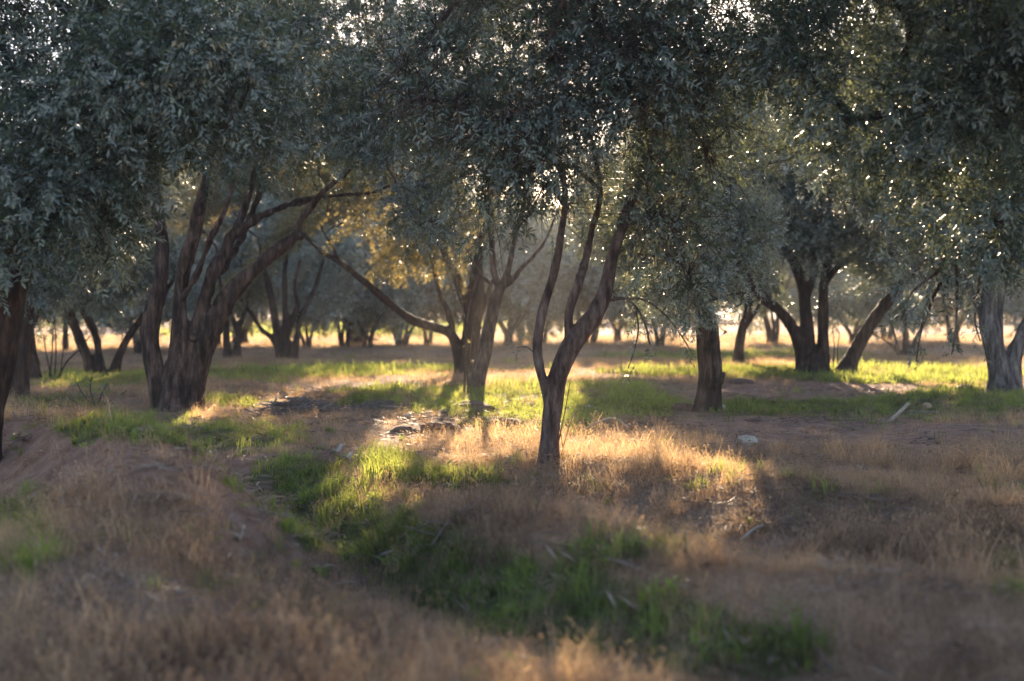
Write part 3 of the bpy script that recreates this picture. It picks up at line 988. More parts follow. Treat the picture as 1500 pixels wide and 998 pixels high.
T_SIX = olive('two stemmed olive just right of the thick old trunk, further back', (340, 525),
    [[(334, 527, 8), (332, 500, 7), (330, 470, 6), (326, 440, 5), (320, 400, 3)],
     [(347, 527, 8), (348, 500, 6), (352, 475, 5), (360, 450, 4), (364, 410, 3)],
     [(349, 490, 4), (342, 470, 4), (338, 450, 3), (342, 410, 2)]],
    [(330, 390, 60, 50, 0, 1.4), (370, 360, 60, 50, .3, 1.4), (330, 320, 100, 50, .5, 2.0), (375, 270, 90, 60, .6, 2.2), (310, 240, 90, 60, .4, 2.0)],
    150, 12, 'mid', leaf=LEAF_SUN_TINT, bark=BARK_DARK, voxel=.04, rough=.012, seed=133)

T_VEE = olive('dark olive with a pair of stems leaning left and one right, beyond the left trunks', (143, 551),
    [[(136, 553, 12), (128, 525, 10), (116, 495, 9), (104, 465, 9), (95, 435, 7), (84, 390, 5)],
     [(148, 553, 11), (145, 520, 8), (140, 490, 7), (128, 465, 7), (118, 440, 6), (112, 400, 4)],
     [(164, 551, 12), (172, 528, 8), (182, 505, 7), (196, 482, 7), (214, 460, 7), (234, 440, 6), (260, 400, 4)]],
    [(90, 400, 80, 50, 0, 1.5), (180, 390, 80, 50, 0, 1.5), (230, 400, 50, 40, .3, 1.0, .7), (140, 310, 150, 70, .3, 2.4)],
    100, 12, 'mid', bark=BARK_DARK, voxel=.03, rough=.012, seed=144)

T_DARK = olive('upright dark trunk behind the shadowed olive at the left edge', (26, 583),
    [[(25, 585, 20), (28, 550, 18), (34, 510, 17), (38, 470, 16), (36, 420, 12), (28, 360, 8)],
     [(40, 460, 8), (62, 430, 7), (90, 405, 5), (120, 370, 3)]],
    [(30, 370, 90, 60, 0, 1.4), (110, 350, 70, 50, 0, 1.2), (50, 270, 130, 80, .2, 2.0)],
    75, 11, 'mid', bark=BARK_DARK, voxel=.03, rough=.012, seed=155)

T_DARK_B = olive('dark split trunk seen between the left edge trunks and the bare suckers', (54, 557),
    [[(52, 559, 13), (48, 530, 10), (44, 500, 9), (44, 460, 7), (50, 420, 5)],
     [(48, 515, 6), (44, 490, 6), (60, 450, 5), (80, 420, 4)]],
    [(60, 400, 70, 40, 0, 1.2), (40, 330, 100, 50, .2, 1.8)],
    45, 11, 'mid', bark=BARK_DARK, voxel=.03, rough=.012, seed=166)

T_SLANT = olive('brown forked olive half hidden behind the low silvery crown', (1082, 532),
    [[(1081, 534, 11), (1083, 510, 9), (1087, 485, 8), (1094, 460, 7), (1098, 430, 6), (1095, 380, 4)],
     [(1088, 485, 4), (1100, 468, 4), (1112, 448, 3.5), (1125, 420, 2.5)]],
    [(1090, 390, 70, 50, 0, 1.6), (1060, 310, 110, 70, .5, 2.2), (960, 370, 80, 60, .8, 1.6), (900, 300, 120, 80, .8, 2.2), (1000, 230, 160, 70, .8, 2.4)],
    230, 12, 'mid', leaf=LEAF, bark=BARK_BROWN, voxel=.035, rough=.012, seed=177)

T_SPLAY = olive('small olive with low splayed bare limbs beyond the sunlit strip on the right', (1328, 524),
    [[(1328, 526, 7), (1327, 505, 6), (1326, 480, 5), (1322, 450, 4), (1320, 410, 3)],
     [(1334, 522, 5), (1340, 500, 4), (1352, 478, 3.5), (1364, 450, 2.5)],
     [(1322, 522, 4), (1308, 508, 3), (1290, 495, 2.5), (1268, 486, 2), (1240, 484, 1.6)],
     [(1320, 518, 3.5), (1310, 490, 3), (1304, 470, 2.5), (1300, 440, 2)]],
    [(1320, 430, 70, 40, 0, 1.5), (1380, 420, 50, 40, 0, 1.4), (1270, 450, 60, 30, 0, 1.0, .8), (1330, 350, 110, 60, .5, 2.2)],
    110, 12, 'mid', leaf=LEAF, bark=BARK_BROWN, voxel=.035, rough=.01, seed=188)


# --- rows of olives out in the open land, three grown forms copied along the rows
def far_form(seed, n_stem, leaf):
    rng = np.random.default_rng(seed)
    root = bpy.data.objects.new('olive_tree', None)
    COL.objects.link(root)
    tb = Tubes()
    nodes, rr = [], []
    for s in range(n_stem):
        a = 2 * pi * s / n_stem + rng.uniform(-.4, .4)
        lean = rng.uniform(.25, .7)
        p = np.array([[.16 * cos(a), .16 * sin(a), -.15, .12], [.22 * cos(a), .22 * sin(a), .4, .09],
                      [(.3 + lean * .5) * cos(a), (.3 + lean * .5) * sin(a), 1.2, .07], [(.4 + lean * 1.2) * cos(a), (.4 + lean * 1.2) * sin(a), 2.2, .045],
                      [(.5 + lean * 1.7) * cos(a), (.5 + lean * 1.7) * sin(a), 3.2, .03]])
        p[1:, :2] += rng.normal(0, .06, (4, 2))
        c = catmull(p, .25)
        tb.add(c[:, :3], c[:, 3], 8)
        nodes += list(c[c[:, 2] > .9, :3])
        rr += list(c[c[:, 2] > .9, 3])
    u = rng.normal(0, 1, (400, 3))
    u /= np.linalg.norm(u, axis=1)[:, None]
    u *= rng.uniform(.1, 1, (400, 1)) ** .4
    cl = u * np.array([2.4, 2.4, 2.0]) + np.array([0, 0, 2.75])
    cl = cl[(noise3(cl * .9, seed) > -.15) & (cl[:, 2] > .75 + .4 * rng.uniform(0, 1, 400))][:120]
    od = grow_crown(nodes, rr, cl, rng, tb, .009)
    k = np.repeat(np.arange(len(cl)), 22)
    o = rng.normal(0, 1, (len(k), 3))
    o *= .5 / np.linalg.norm(o, axis=1)[:, None] * rng.uniform(0, 1, (len(k), 1)) ** .5
    link('trunk', tb.mesh('trunk', BARK_BROWN), root)
    twig_crown('crown', SPRAY_FAR, leaf, cl[k] + o, o + rng.normal(0, .2, o.shape), rng, rng.uniform(.8, 1.3, len(k)), root)
    return root


FORMS = [far_form(301, 4, LEAF_SUN_TINT), far_form(302, 3, LEAF_SILVER), far_form(303, 5, LEAF_SILVER), far_form(304, 2, LEAF_SILVER)]
FAR = [  # px, py of the foot, form, size, label
    (451, 511, 1, .85, 'small blurred olive at the field edge, right of the back lit many stemmed olive'),
    (506, 509, 2, .9, 'compact grey green olive with splayed stems beside the bright field'),
    (537, 509, 3, .85, 'two stemmed blurred olive right of the compact one by the bright field'),
    (590, 507, 0, .9, 'blurred olive seen just above the long low limb, before the bright field'),
    (628, 505, 3, 1.0, 'orange brown stemmed far olive left of the low limb'),
    (745, 507, 1, 1.0, 'small pale olive low between the leaning trunk and the slim one'),
    (790, 504, 2, 1.1, 'pale hazy olive behind the left stem of the slim tree'),
    (862, 503, 0, 1.0, 'multi stemmed hazy olive seen through the fork of the slim tree'),
    (905, 500, 1, 1.05, 'pale hazy olive right of the slim tree'),
    (965, 508, 3, 1.0, 'far olive with a pale stem left of the straight single trunk'),
    (1130, 503, 2, 1.0, 'pale round far olive left of the big fanning tree'),
    (1250, 505, 1, .95, 'hazy far olive between the fanning tree and the leaning trunk'),
    (1300, 498, 2, 1.0, 'hazy far olive right above the leaning trunk foot'),
    (1400, 503, 0, 1.0, 'far olive left of the grey double trunk'),
    (1545, 510, 2, 1.0, 'far olive at the right edge behind the grey double trunk'),
    (98, 513, 3, .9, 'small far olive seen through the bare suckers on the left'),
    (203, 517, 1, .85, 'far grey olive with forked stem just left of the thick old trunk'),
    (-40, 512, 0, 1.0, 'far olive at the left edge behind the dark trunks'),
    (286, 480, 0, .95, 'distant olive low behind the base of the thick old trunk'),
    (380, 470, 2, 1.5, 'distant olive right behind the two stemmed olive'),
    (470, 468, 1, 1.5, 'distant olive across the bright field, left of the others'),
    (565, 466, 3, 1.5, 'distant olive across the bright field, in the middle'),
    (655, 467, 2, 1.5, 'distant olive across the bright field, behind the dark back trunk'),
    (720, 466, 0, 1.5, 'distant olive between the back trunk and the leaning trunk'),
    (820, 472, 1, 1.4, 'distant pale olive behind the slim tree fork'),
    (930, 472, 2, 1.5, 'distant pale olive behind the hanging sprig'),
    (1010, 470, 0, 1.5, 'distant olive directly behind the straight single trunk'),
    (1170, 470, 1, 1.5, 'distant olive behind the limbs of the fanning tree'),
    (1350, 470, 3, 1.5, 'distant olive behind the low splayed limbs'),
    (1450, 472, 1, 1.5, 'distant olive behind the grey double trunk'),
    (150, 470, 2, 1.5, 'distant olive behind the leaning dark stems on the left'),
    (772, 501, 2, 1.3, 'tall pale far olive filling the gap between the leaning trunk and the slim one'),
    (528, 504, 0, 1.6, 'tall golden far olive behind the low limb, above the bright field'),
    (352, 504, 1, 1.45, 'tall far olive filling the gap under the arching limb of the thick old olive'),
    (312, 507, 2, 1.3, 'far olive showing between the upright limbs of the thick old olive'),
    (40, 470, 1, 1.5, 'distant olive behind the left edge trunks'),
]
used = set()
rnd = random.Random(4)
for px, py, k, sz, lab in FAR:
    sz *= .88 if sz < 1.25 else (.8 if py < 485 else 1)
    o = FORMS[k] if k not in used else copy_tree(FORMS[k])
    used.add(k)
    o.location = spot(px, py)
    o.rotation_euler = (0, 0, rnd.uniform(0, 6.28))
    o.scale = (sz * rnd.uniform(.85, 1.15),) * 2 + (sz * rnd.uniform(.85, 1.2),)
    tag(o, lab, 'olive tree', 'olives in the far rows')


# ------------------------------------------------------------------ grass and litter
def tuft(rng, n, h, w, lean, spread, curl, seed_heads=False):
    V, Fc, A = [], [], []
    for i in range(n):
        a = rng.uniform(0, 2 * pi)
        b0 = np.array([rng.normal(0, spread), rng.normal(0, spread), -.01])
        hh = h * rng.uniform(.45, 1.15)
        le = lean * rng.uniform(.2, 1.3)
        d = np.array([cos(a), sin(a), 0])
        sd = np.array([-sin(a), cos(a), 0]) if rng.uniform() < .5 else np.array([cos(a + rng.uniform(0, 3)), sin(a), 0])
        wv = w * rng.uniform(.7, 1.3)
        n0 = len(V)
        for s, ww in ((0, .8), (.5, 1.0)):
            c = b0 + d * hh * le * (s ** (1 + curl)) + np.array([0, 0, hh * s * (1 - .25 * le * s)])
            V += [c - sd * wv * ww / 2, c + sd * wv * ww / 2]
        V.append(b0 + d * hh * le + np.array([0, 0, hh * (1 - .3 * le)]))
        Fc += [(n0, n0 + 1, n0 + 3), (n0, n0 + 3, n0 + 2), (n0 + 2, n0 + 3, n0 + 4)]
        A += [rng.uniform()] * 5
        if seed_heads and rng.uniform() < .4:
            tip = V[-1]
            n1 = len(V)
            for q in range(3):
                e = tip + rng.normal(0, .012, 3)
                V += [e, e + np.array([.003, 0, .012]), e + np.array([-.003, .002, .010])]
                Fc.append((n1 + q * 3, n1 + q * 3 + 1, n1 + q * 3 + 2))
                A += [.9] * 3
    return np.array(V), np.array(Fc), np.array(A)


def field(rng, y0, y1, per_m2, margin=1.22):
    w = 0.36 * margin
    n = int(per_m2 * (w * (y1 ** 2 - y0 ** 2) + 2 * 1.2 * (y1 - y0)))
    y = np.sqrt(rng.uniform(y0 ** 2, y1 ** 2, n))
    x = rng.uniform(-1, 1, n) * (w * y + 1.2)
    return x, y


rng = np.random.default_rng(77)
dry_t = [tuft(rng, 20, .10, .0034, .9, .05, .6, True), tuft(rng, 18, .14, .0034, .8, .05, .8, True), tuft(rng, 16, .19, .0036, .65, .04, .9, True),
         tuft(rng, 22, .07, .0036, 1.4, .07, .4), tuft(rng, 11, .27, .0036, .5, .04, 1.0, True), tuft(rng, 26, .05, .004, 1.8, .09, .3), tuft(rng, 30, .06, .004, 2.2, .10, .3), tuft(rng, 16, .16, .0036, 1.5, .06, .5, True)]
far_dry_t = [tuft(rng, 22, .14, .006, .9, .12, .6), tuft(rng, 20, .20, .006, .7, .12, .8), tuft(rng, 24, .10, .007, 1.2, .14, .4)]
green_t = [tuft(rng, 22, .10, .0042, .55, .04, 1.0), tuft(rng, 20, .14, .0045, .6, .04, 1.1), tuft(rng, 16, .19, .005, .6, .035, 1.2), tuft(rng, 22, .065, .0045, .8, .05, .7), tuft(rng, 11, .09, .022, 1.1, .02, .9), tuft(rng, 14, .055, .016, 1.3, .04, .6)]
far_green_t = [tuft(rng, 20, .12, .010, .6, .11, 1.0), tuft(rng, 18, .17, .011, .6, .11, 1.0), tuft(rng, 18, .22, .012, .6, .10, 1.0), tuft(rng, 16, .11, .03, 1.1, .07, .9), tuft(rng, 18, .08, .026, 1.3, .10, .7)]


def strew(rng, zones, want, size, n_t, tall=None):
    P, SC = [], []
    for y0, y1, dens, s in zones:
        x, y = field(rng, y0, y1, dens)
        w = want(x, y)
        k = rng.uniform(0, 1, len(x)) < w
        x, y, w = x[k], y[k], w[k]
        P.append(np.stack([x, y, height(x, y)], 1))
        SC.append(s * size(x, y) * rng.uniform(.7, 1.3, len(x)))
    P, SC = np.concatenate(P), np.concatenate(SC)
    tint = np.clip(.45 + .35 * noise2(P[:, 0], P[:, 1], .9, 31) + .3 * noise2(P[:, 0], P[:, 1], 4., 32) + rng.normal(0, .2, len(P)), 0, 1)
    return P, rng.uniform(0, 6.28, len(P)), SC, rng.integers(0, n_t, len(P)), tint


def dry_want(x, y):
    g, b = patches(x, y)
    return np.clip((1 - .45 * g) * (1 - .93 * b) * (.62 + .5 * noise2(x, y, .8, 41) + .7 * noise2(x, y, 2.3, 42) + .4 * noise2(x, y, 6, 49)), .08, 1)


def dry_size(x, y):
    px, py = picture_of(x, y)
    tall = blob_sum(px, py, [(1400, 690, 160, 50, .28), (1000, 590, 600, 45, -.22), (200, 790, 200, 50, .3), (860, 660, 120, 40, .25), (720, 650, 80, 40, .2)])
    return .68 + tall + .3 * noise2(x, y, .7, 43) + .3 * noise2(x, y, 3.0, 52)


def green_want(x, y):
    g, b = patches(x, y)
    return np.clip(g * (.58 + .7 * noise2(x, y, 2.2, 44) + .8 * noise2(x, y, 5.5, 53)) * (1 - .5 * b) + .025 * (noise2(x, y, .9, 45) > .1), 0, 1)


def green_size(x, y):
    px, py = picture_of(x, y)
    return .95 + .3 * noise2(x, y, .9, 46) + blob_sum(px, py, [(550, 690, 25, 20, .5)])


scatter('dry_grass', 'dry tan grass over the soil between the trees', dry_t, DRY,
        *strew(rng, [(4.6, 9, 720, 1.25), (9, 15, 350, 1.05), (15, 24, 140, 1.1)], dry_want, dry_size, len(dry_t)))
scatter('distant_dry_grass', 'dry tan grass further back in the grove', far_dry_t, DRY,
        *strew(rng, [(24, 40, 55, 1.0), (40, 62, 14, 1.4), (62, 110, 1.6, 2.0)], dry_want, lambda x, y: .8 + .2 * noise2(x, y, .4, 47), len(far_dry_t)))
scatter('green_grass', 'fresh green grass in the furrows and lit strips', green_t, GREEN,
        *strew(rng, [(4.6, 9, 430, 1.0), (9, 15, 380, 1.0), (15, 24, 210, 1.0)], green_want, green_size, len(green_t)))


def far_green_want(x, y):
    g, b = patches(x, y)
    px, py = picture_of(x, y)
    far = smooth(58, 64, y) * smooth(100, 80, y) * smooth(0.0, 0.3, noise2(x, y * 0.5, 0.09, 14) - 0.05 + 0.55 * np.exp(-((px - 480) / 200) ** 2))
    return np.clip(np.maximum(g * smooth(70, 50, y), far), 0, 1)


scatter('distant_green_grass', 'green grass and low weeds further back in the grove', far_green_t, GREEN,
        *strew(rng, [(24, 40, 70, 1.0), (40, 62, 16, 1.2), (62, 120, 3, 2.4)], far_green_want, lambda x, y: .9 + .3 * noise2(x, y, .5, 48), len(far_green_t)))


def litter_piece(rng, n, long):
    V, Fc, A = [], [], []
    for _ in range(n):
        a = rng.uniform(0, 6.28)
        ln = rng.uniform(.03, .16) * long
        wd = rng.uniform(.004, .012) if ln > .07 else rng.uniform(.008, .02)
        p = np.array([rng.normal(0, .09), rng.normal(0, .09), rng.uniform(.005, .035)])
        d = np.array([cos(a), sin(a), rng.normal(0, .18)])
        s = np.array([-sin(a), cos(a), rng.normal(0, .35)])
        n0 = len(V)
        V += [p - d * ln / 2, p + s * wd / 2, p - s * wd / 2 + np.array([0, 0, .004]), p + d * ln / 2]
        Fc += [(n0, n0 + 2, n0 + 1), (n0 + 1, n0 + 2, n0 + 3)]
        A += [rng.uniform()] * 4
    return np.array(V), np.array(Fc), np.array(A)


lit_t = [litter_piece(rng, 14, k) for k in (1, 1, 1, 1.2, 1.5)]


def lit_want(x, y):
    px, py = picture_of(x, y)
    return np.clip(.30 + .3 * noise2(x, y, 1.2, 51) + blob_sum(px, py, [(1150, 800, 110, 35, 1), (480, 605, 100, 12, .8), (670, 610, 120, 20, .6)]), .03, 1)


scatter('leaf_litter', 'fallen dead leaves and broken straw on the soil', lit_t, LITTER,
        *strew(rng, [(4.6, 9, 80, 1.0), (9, 15, 60, 1.0), (15, 26, 24, 1.2)], lit_want, lambda x, y: np.ones(x.shape), len(lit_t)))


# ------------------------------------------------------------------ small things on the ground
def rock(name, label, cat, px, py, w_px, h_px, mat, seed, group=None):
    p = spot(px, py)
    t = float((p - EYE) @ FWD) / F_PX
    rng = np.random.default_rng(seed)
    import bmesh
    bm = bmesh.new()
    bmesh.ops.create_icosphere(bm, subdivisions=4, radius=1)
    co = np.array([v.co for v in bm.verts])
    d = 1 + .28 * noise3(co * 1.3, seed) + .20 * noise3(co * 2.7, seed + 1) + .09 * noise3(co * 7, seed + 2)
    co = co * d[:, None] * np.array([w_px * t / 2, w_px * t / 2 * .8, h_px * t * .62])
    co[:, 2] = np.maximum(co[:, 2] + h_px * t * (.38 if name == 'rock' else .12), -.04)
    for v, c_ in zip(bm.verts, co):
        v.co = c_
        v.select = False
    me = bpy.data.meshes.new(name)
    bm.to_mesh(me)
    bm.free()
    me.materials.append(mat)
    for pl in me.polygons:
        pl.use_smooth = True
    o = link(name, me, loc=p)
    return tag(o, label, cat, group)


rock('rock', 'white rounded rock lying on bare soil right of the straight trunk', 'rock', 1094, 652, 30, 15, STONE, 3)
rock('rock', 'small pale rock at the foot of the straight trunk', 'rock', 1057, 599, 11, 6, STONE, 4)
rock('rock', 'tan stone in the green grass on the right', 'rock', 1357, 599, 13, 9, plain_mat('tan_stone', (.35, .22, .13), (.6, .42, .28), 9), 5)
rock('rock', 'pale chip of stone in the lit clods left of the slim tree', 'rock', 596, 613, 12, 6, STONE, 6)
rock('rock', 'flat pale stone in the grass right of the slim tree', 'rock', 862, 597, 14, 4, STONE, 7)
rock('soil_clod', 'dark lump of earth left of the straight trunk', 'clod', 1001, 601, 30, 15, CLAY, 8, 'clods of dry earth')
for i, (px, py, w_, h_, lab) in enumerate([
        (640, 628, 44, 14, 'long low clod in the lit clearing, left'), (690, 600, 60, 16, 'broad dark clod shaded in the lit clearing'),
        (735, 626, 50, 16, 'rounded clod left of the slim trunk'), (596, 634, 40, 12, 'clod under the pale stone chip'),
        (1115, 616, 40, 5, 'flat clod on the bare strip right of the straight trunk'),
        (40, 640, 30, 7, 'clod on the left mound by the near trunk'), (1085, 562, 40, 9, 'low clod on the bare pinkish strip')]):
    rock('soil_clod', lab, 'clod', px, py, w_, h_, CLAY, 20 + i, 'clods of dry earth')


def stick(name, label, pts, r_px, mat, cat='stick', group=None, twigs=0, lift=0.0):
    """pts: px, py, height above the ground in metres"""
    base = spot(pts[0][0], pts[0][1])
    t = float((base - EYE) @ FWD) / F_PX
    P = []
    for q in pts:
        s = at(q[0], q[1], t * F_PX)
        P.append([s[0], s[1], gz(s[0], s[1]) + q[2] + .02, (q[3] if len(q) > 3 else r_px) * t])
    c = catmull(np.array(P), .05)
    tb = Tubes()
    tb.add(c[:, :3], np.maximum(c[:, 3], .003), 7)
    rg = np.random.default_rng(int(pts[0][0]))
    for _ in range(twigs):
        i = rg.integers(2, len(c))
        d = rg.normal(0, 1, 3)
        d[2] = abs(d[2]) * .6
        d /= np.linalg.norm(d)
        tb.add(np.array([c[i, :3], c[i, :3] + d * .12, c[i, :3] + d * .24 + rg.normal(0, .03, 3)]), [.005, .004, .002], 4)
    return tag(link(name, tb.mesh(name, mat, True, base), loc=base), label, cat, group)


stick('stick', 'bleached stick lying on dry soil at the right', [(1303, 626, .06), (1314, 617, .13), (1326, 607, .22), (1331, 604, .26)], 2.6, PALE_WOOD)
stick('stick', 'thin fallen stick pointing right from the bleached one', [(1338, 609, .03), (1365, 612, .05), (1392, 610, .03)], 1.2, GREY_WOOD)
stick('stick', 'short pale stick in the green grass left of the grey double trunk', [(1405, 573, .04), (1414, 571, .06), (1423, 567, .04)], 1.4, PALE_WOOD)
stick('stick', 'pale arching stalk lying right of the slim trunk', [(850, 637, .02), (875, 628, .12), (900, 622, .16), (920, 622, .05)], 1.0, PALE_WOOD)
stick('stick', 'blurred pale branch lying across the middle bank', [(632, 812, .05), (660, 808, .06), (695, 804, .05)], 1.6, GREY_WOOD, twigs=2)
stick('stick', 'pale splinter standing among dead leaves at the lower right', [(1052, 801, .02), (1047, 798, .05), (1042, 795, .09)], 2.0, PALE_WOOD)
stick('stick', 'second pale splinter among the dead leaves, further right', [(1085, 806, .03), (1100, 798, .06), (1118, 794, .06)], 2.0, PALE_WOOD)
stick('stick', 'short bleached stick on the brush heap left of the clearing', [(396, 606, .05), (402, 597, .15), (406, 590, .22)], 1.6, PALE_WOOD)
stick('stick', 'bleached stick lying right end of the brush heap', [(450, 607, .04), (462, 604, .08), (474, 600, .06)], 1.8, PALE_WOOD)


def brush_pile(px, py, w_px, h_px, n, label, seed):
    base = spot(px, py)
    t = float((base - EYE) @ FWD) / F_PX
    rg = np.random.default_rng(seed)
    root = bpy.data.objects.new('brush_pile', None)
    COL.objects.link(root)
    root.location = base
    tag(root, label, 'brush pile', 'heaps of cut brush')
    tb = Tubes()
    for i in range(n):
        a = rg.normal(0, .45) + (pi if rg.uniform() < .5 else 0)
        ln = rg.uniform(.3, 1.0) * w_px * t * .55
        c = np.array([rg.normal(0, .26) * w_px * t, rg.normal(0, .18), 0])
        c[2] = gz(base[0] + c[0], base[1] + c[1]) - base[2] + rg.uniform(.01, 1) * h_px * t * max(.1, 1 - abs(c[0]) / (w_px * t * .6))
        d = np.array([cos(a), sin(a) * .8, rg.normal(0, .16)])
        p = np.array([c - d * ln / 2, c + rg.normal(0, .03, 3), c + d * ln / 2])
        if i < 6:
            one = Tubes()
            one.add(catmull(p, .1), np.linspace(.022, .010, len(catmull(p, .1))), 6)
            link('branch', one.mesh('branch', GREY_WOOD), root)
        else:
            tb.add(p, [.009, .007, .003], 4)
    link('dead_twigs', tb.mesh('dead_twigs', GREY_WOOD), root, kind='stuff')


brush_pile(438, 608, 130, 27, 150, 'grey heap of cut twigs between the thick old trunk and the clearing', 5)
brush_pile(560, 602, 90, 12, 60, 'low scatter of cut twigs left of the lit clods', 6)


def husk(px, py, w_px, h_px, label, seed):
    """crumpled dry leaf sheath"""
    p = spot(px, py)
    t = float((p - EYE) @ FWD) / F_PX
    rg = np.random.default_rng(seed)
    n, k = 9, 6
    V, Fc = [], []
    for i in range(n):
        for j in range(k):
            s, q = i / (n - 1), j / (k - 1)
            wd = (.25 + .75 * sin(pi * min(1, s * 1.1 + .08))) * (q - .5)
            V.append([(s - .5) * w_px * t, wd * .10 + rg.normal(0, .008), (.15 + .85 * s) * h_px * t * (.6 + .5 * abs(q - .5)) + .03 * sin(7 * s + 3 * q)])
    for i in range(n - 1):
        for j in range(k - 1):
            a = i * k + j
            Fc.append((a, a + 1, a + k + 1, a + k))
    me = mesh_np('dry_husk', np.array(V), np.array(Fc), PALE_SHEET, True)
    o = link('dry_husk', me, loc=p)
    md = o.modifiers.new('thick', 'SOLIDIFY')
    md.thickness = .004
    return tag(o, label, 'dry leaf')


husk(494, 668, 24, 20, 'pale crumpled dry leaf in the grass left of the clearing', 1)
husk(509, 672, 18, 8, 'small pale leaf scrap beside the crumpled dry leaf', 2)
husk(352, 795, 14, 26, 'pale yellowish dry shoot standing on the bare bank', 3)


def thin_plant(name, label, cat, stems, mat, leaf, n_leaf, seed, leaf_scale=.8, group=None):
    """stems: px, py, lists at the distance of the first foot"""
    base = spot(stems[0][0][0], stems[0][0][1])
    t = float((base - EYE) @ FWD)
    rg = np.random.default_rng(seed)
    root = bpy.data.objects.new(name, None)
    COL.objects.link(root)
    root.location = base
    tag(root, label, cat, group)
    pos, ax = [], []
    for st in stems:
        p = np.array([np.append(at(q[0], q[1], t + (q[3] if len(q) > 3 else 0)), q[2] * t / F_PX) for q in st])
        p[0, 2] = min(p[0, 2], gz(p[0, 0], p[0, 1]))
        c = catmull(p, .06)
        tb = Tubes()
        tb.add(c[:, :3], np.maximum(c[:, 3], .002), 6)
        link('stem', tb.mesh('stem', mat, True, base), root)
        for _ in range(n_leaf):
            i = rg.integers(len(c) // 3, len(c))
            pos.append(c[i, :3])
            d = rg.normal(0, 1, 3)
            d[2] += .4
            ax.append(d)
    if n_leaf:
        twig_crown('foliage', SPRAY_FINE, leaf, np.array(pos) - base, np.array(ax), rg, rg.uniform(.4, 1, len(pos)) * leaf_scale, root)
    return root


thin_plant('olive_sapling', 'thin straight sapling standing in front of the leaning three way fork', 'sapling',
           [[(680, 578, 2), (682, 530, 1.8), (684, 480, 1.7), (690, 440, 1.5), (700, 405, 1.2)], [(686, 462, 1.2), (676, 440, 1), (662, 425, .8)],
            [(684, 478, 1.0), (694, 470, .9), (706, 482, .8)]], BARK_SLIM, LEAF_SUN_TINT, 4, 3, .5)
thin_plant('sucker_shrub', 'bare upright suckers at the foot of the left trunks', 'shrub',
           [[(72, 556, 1.2), (76, 520, 1), (78, 480, .9), (84, 440, .7)], [(80, 556, 1.2), (82, 510, 1), (80, 460, .8)], [(84, 556, 1.6), (98, 530, 1.4), (118, 510, 1.2), (132, 492, 1)],
            [(76, 556, 1), (68, 520, .9), (64, 490, .7)], [(88, 556, 1), (92, 520, .8), (100, 480, .7)]], BARK_DARK, LEAF, 5, 4, .6)
thin_plant('small_shrub', 'low dark shrub with small leaves in the shade left of the thick old trunk', 'shrub',
           [[(138, 598, 1), (120, 575, .8), (112, 560, .6)], [(142, 598, 1), (150, 575, .8), (158, 562, .6)], [(146, 598, 1), (166, 585, .8), (186, 572, .6)],
            [(140, 598, 1), (132, 570, .8), (136, 552, .6)], [(134, 598, 1), (112, 590, .8), (96, 578, .6)]], BARK_DARK, LEAF, 9, 5, .7)
thin_plant('weed', 'tall thin leafless weed beside the slim trunk', 'weed',
           [[(814, 668, 1), (822, 630, .8), (830, 590, .7), (835, 560, .5)], [(822, 630, .6), (838, 612, .5), (852, 600, .4)], [(826, 610, .6), (815, 590, .5)]], BARK_SLIM, LEAF, 1, 6, .4)
thin_plant('weed', 'thin upright weeds between the fanning olive and the leaning trunk', 'weed',
           [[(1220, 546, .8), (1222, 510, .7), (1220, 480, .5)], [(1228, 546, .8), (1227, 515, .7), (1230, 485, .5)], [(1214, 546, .7), (1216, 520, .6)]], BARK_DARK, LEAF, 2, 7, .5)
thin_plant('weed', 'thin dark weed stalk standing left of the white rock', 'weed',
           [[(1080, 662, .9), (1080, 648, .7), (1079, 636, .5)]], BARK_DARK, LEAF, 0, 8)


def sprig(label, pts, n, seed, parent_tree, t, leaf, sc=.8):
    """a single leafy shoot that belongs to a tree"""
    rg = np.random.default_rng(seed)
    g = np.array(parent_tree.location)
    p = np.array([np.append(at(q[0], q[1], t), q[2] * t / F_PX) for q in pts])
    c = catmull(p, .05)
    tb = Tubes()
    tb.add(c[:, :3], np.maximum(c[:, 3], .002), 6)
    br = link('branch', tb.mesh('branch', BARK_SLIM, True, g), parent_tree)
    i = rg.integers(len(c) // 3, len(c), n)
    d = np.gradient(c[:, :3], axis=0)[i]
    d = d / np.linalg.norm(d, axis=1)[:, None] + rg.normal(0, .55, (n, 3)) + np.array([0, 0, -.1])
    twig_crown('foliage', SPRAY_FINE, leaf, c[i, :3] + rg.normal(0, .03, (n, 3)) - g, d, rg, rg.uniform(.6, 1, n) * sc, br)


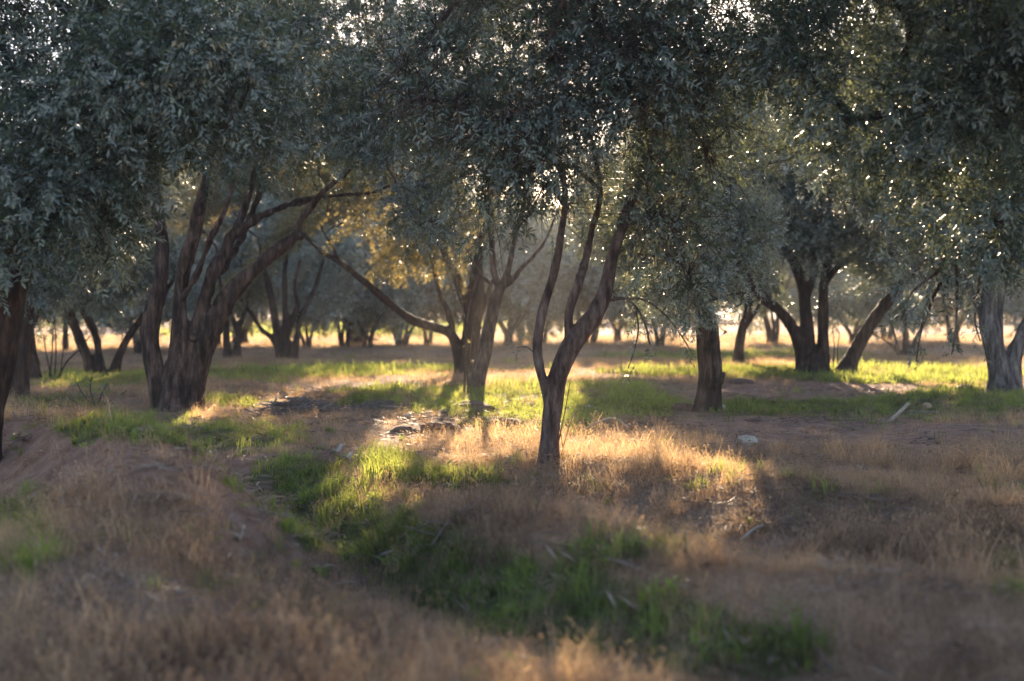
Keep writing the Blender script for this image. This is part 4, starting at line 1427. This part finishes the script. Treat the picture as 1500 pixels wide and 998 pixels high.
TS = float((np.array(T_SLIM.location) - EYE) @ FWD)
sprig('', [(893, 440, 2.5), (912, 437, 2.2), (930, 448, 2), (945, 475, 1.6), (952, 505, 1.2)], 9, 1, T_SLIM, TS, LEAF)
sprig('', [(912, 437, 1.6), (945, 440, 1.4), (975, 462, 1.2), (1000, 495, 1), (1015, 520, .8)], 12, 2, T_SLIM, TS, LEAF)
sprig('', [(930, 448, 1.4), (935, 480, 1.2), (930, 510, 1), (920, 540, .8)], 6, 3, T_SLIM, TS, LEAF)
sprig('', [(790, 520, 1), (780, 515, .9), (770, 508, .8), (757, 510, .6)], 4, 4, T_SLIM, TS, LEAF, .5)
TP = float((np.array(T_PRUNED.location) - EYE) @ FWD) - .6
for k, pts in enumerate([[(1040, 430, 2.5), (1060, 380, 2), (1075, 330, 1.5), (1082, 290, 1)], [(1060, 420, 2.2), (1090, 370, 1.6), (1110, 330, 1.2), (1128, 300, .8)],
                         [(1040, 440, 2.2), (1080, 430, 1.8), (1110, 432, 1.2), (1130, 440, .8)], [(1020, 430, 2), (1000, 380, 1.6), (985, 340, 1)], [(1050, 400, 2), (1066, 370, 1.6), (1106, 400, 1)]]):
    sprig('', pts, 16, 10 + k, T_PRUNED, TP, LEAF_SILVER, .75)
TR = float((np.array(T_RIGHT_NEAR.location) - EYE) @ FWD) - .3
for k, pts in enumerate([[(1385, 370, 3), (1365, 420, 2.4), (1350, 480, 1.8), (1342, 530, 1)], [(1400, 380, 3), (1402, 430, 2.2), (1400, 480, 1.6), (1394, 520, 1)],
                         [(1440, 390, 3), (1432, 430, 2), (1428, 470, 1.4), (1436, 500, 1)], [(1370, 400, 2), (1335, 430, 1.6), (1320, 470, 1)]]):
    sprig('', pts, 12, 30 + k, T_RIGHT_NEAR, TR, LEAF, .75)


# ------------------------------------------------------------------ the hazy evening air over the grove
hm = bpy.data.materials.new('haze_air')
hm.use_nodes = True
hn = hm.node_tree
hn.nodes.remove(hn.nodes['Principled BSDF'])
pv = hn.nodes.new('ShaderNodeVolumePrincipled')
pv.inputs['Color'].default_value = (1.0, 0.97, 0.94, 1)
pv.inputs['Density'].default_value = 0.0013
pv.inputs['Anisotropy'].default_value = 0.25
hn.links.new(pv.outputs[0], hn.nodes['Material Output'].inputs['Volume'])
HX, HY0, HY1, HZ0, HZ1 = 2650, -70, 1510, -2.0, 12.0
hv = [(x, y, z) for x in (-HX, HX) for y in (HY0, HY1) for z in (HZ0, HZ1)]
hf = [(0, 1, 3, 2), (4, 6, 7, 5), (0, 4, 5, 1), (2, 3, 7, 6), (0, 2, 6, 4), (1, 5, 7, 3)]
link('haze', mesh_np('haze', hv, hf, hm), kind='stuff')
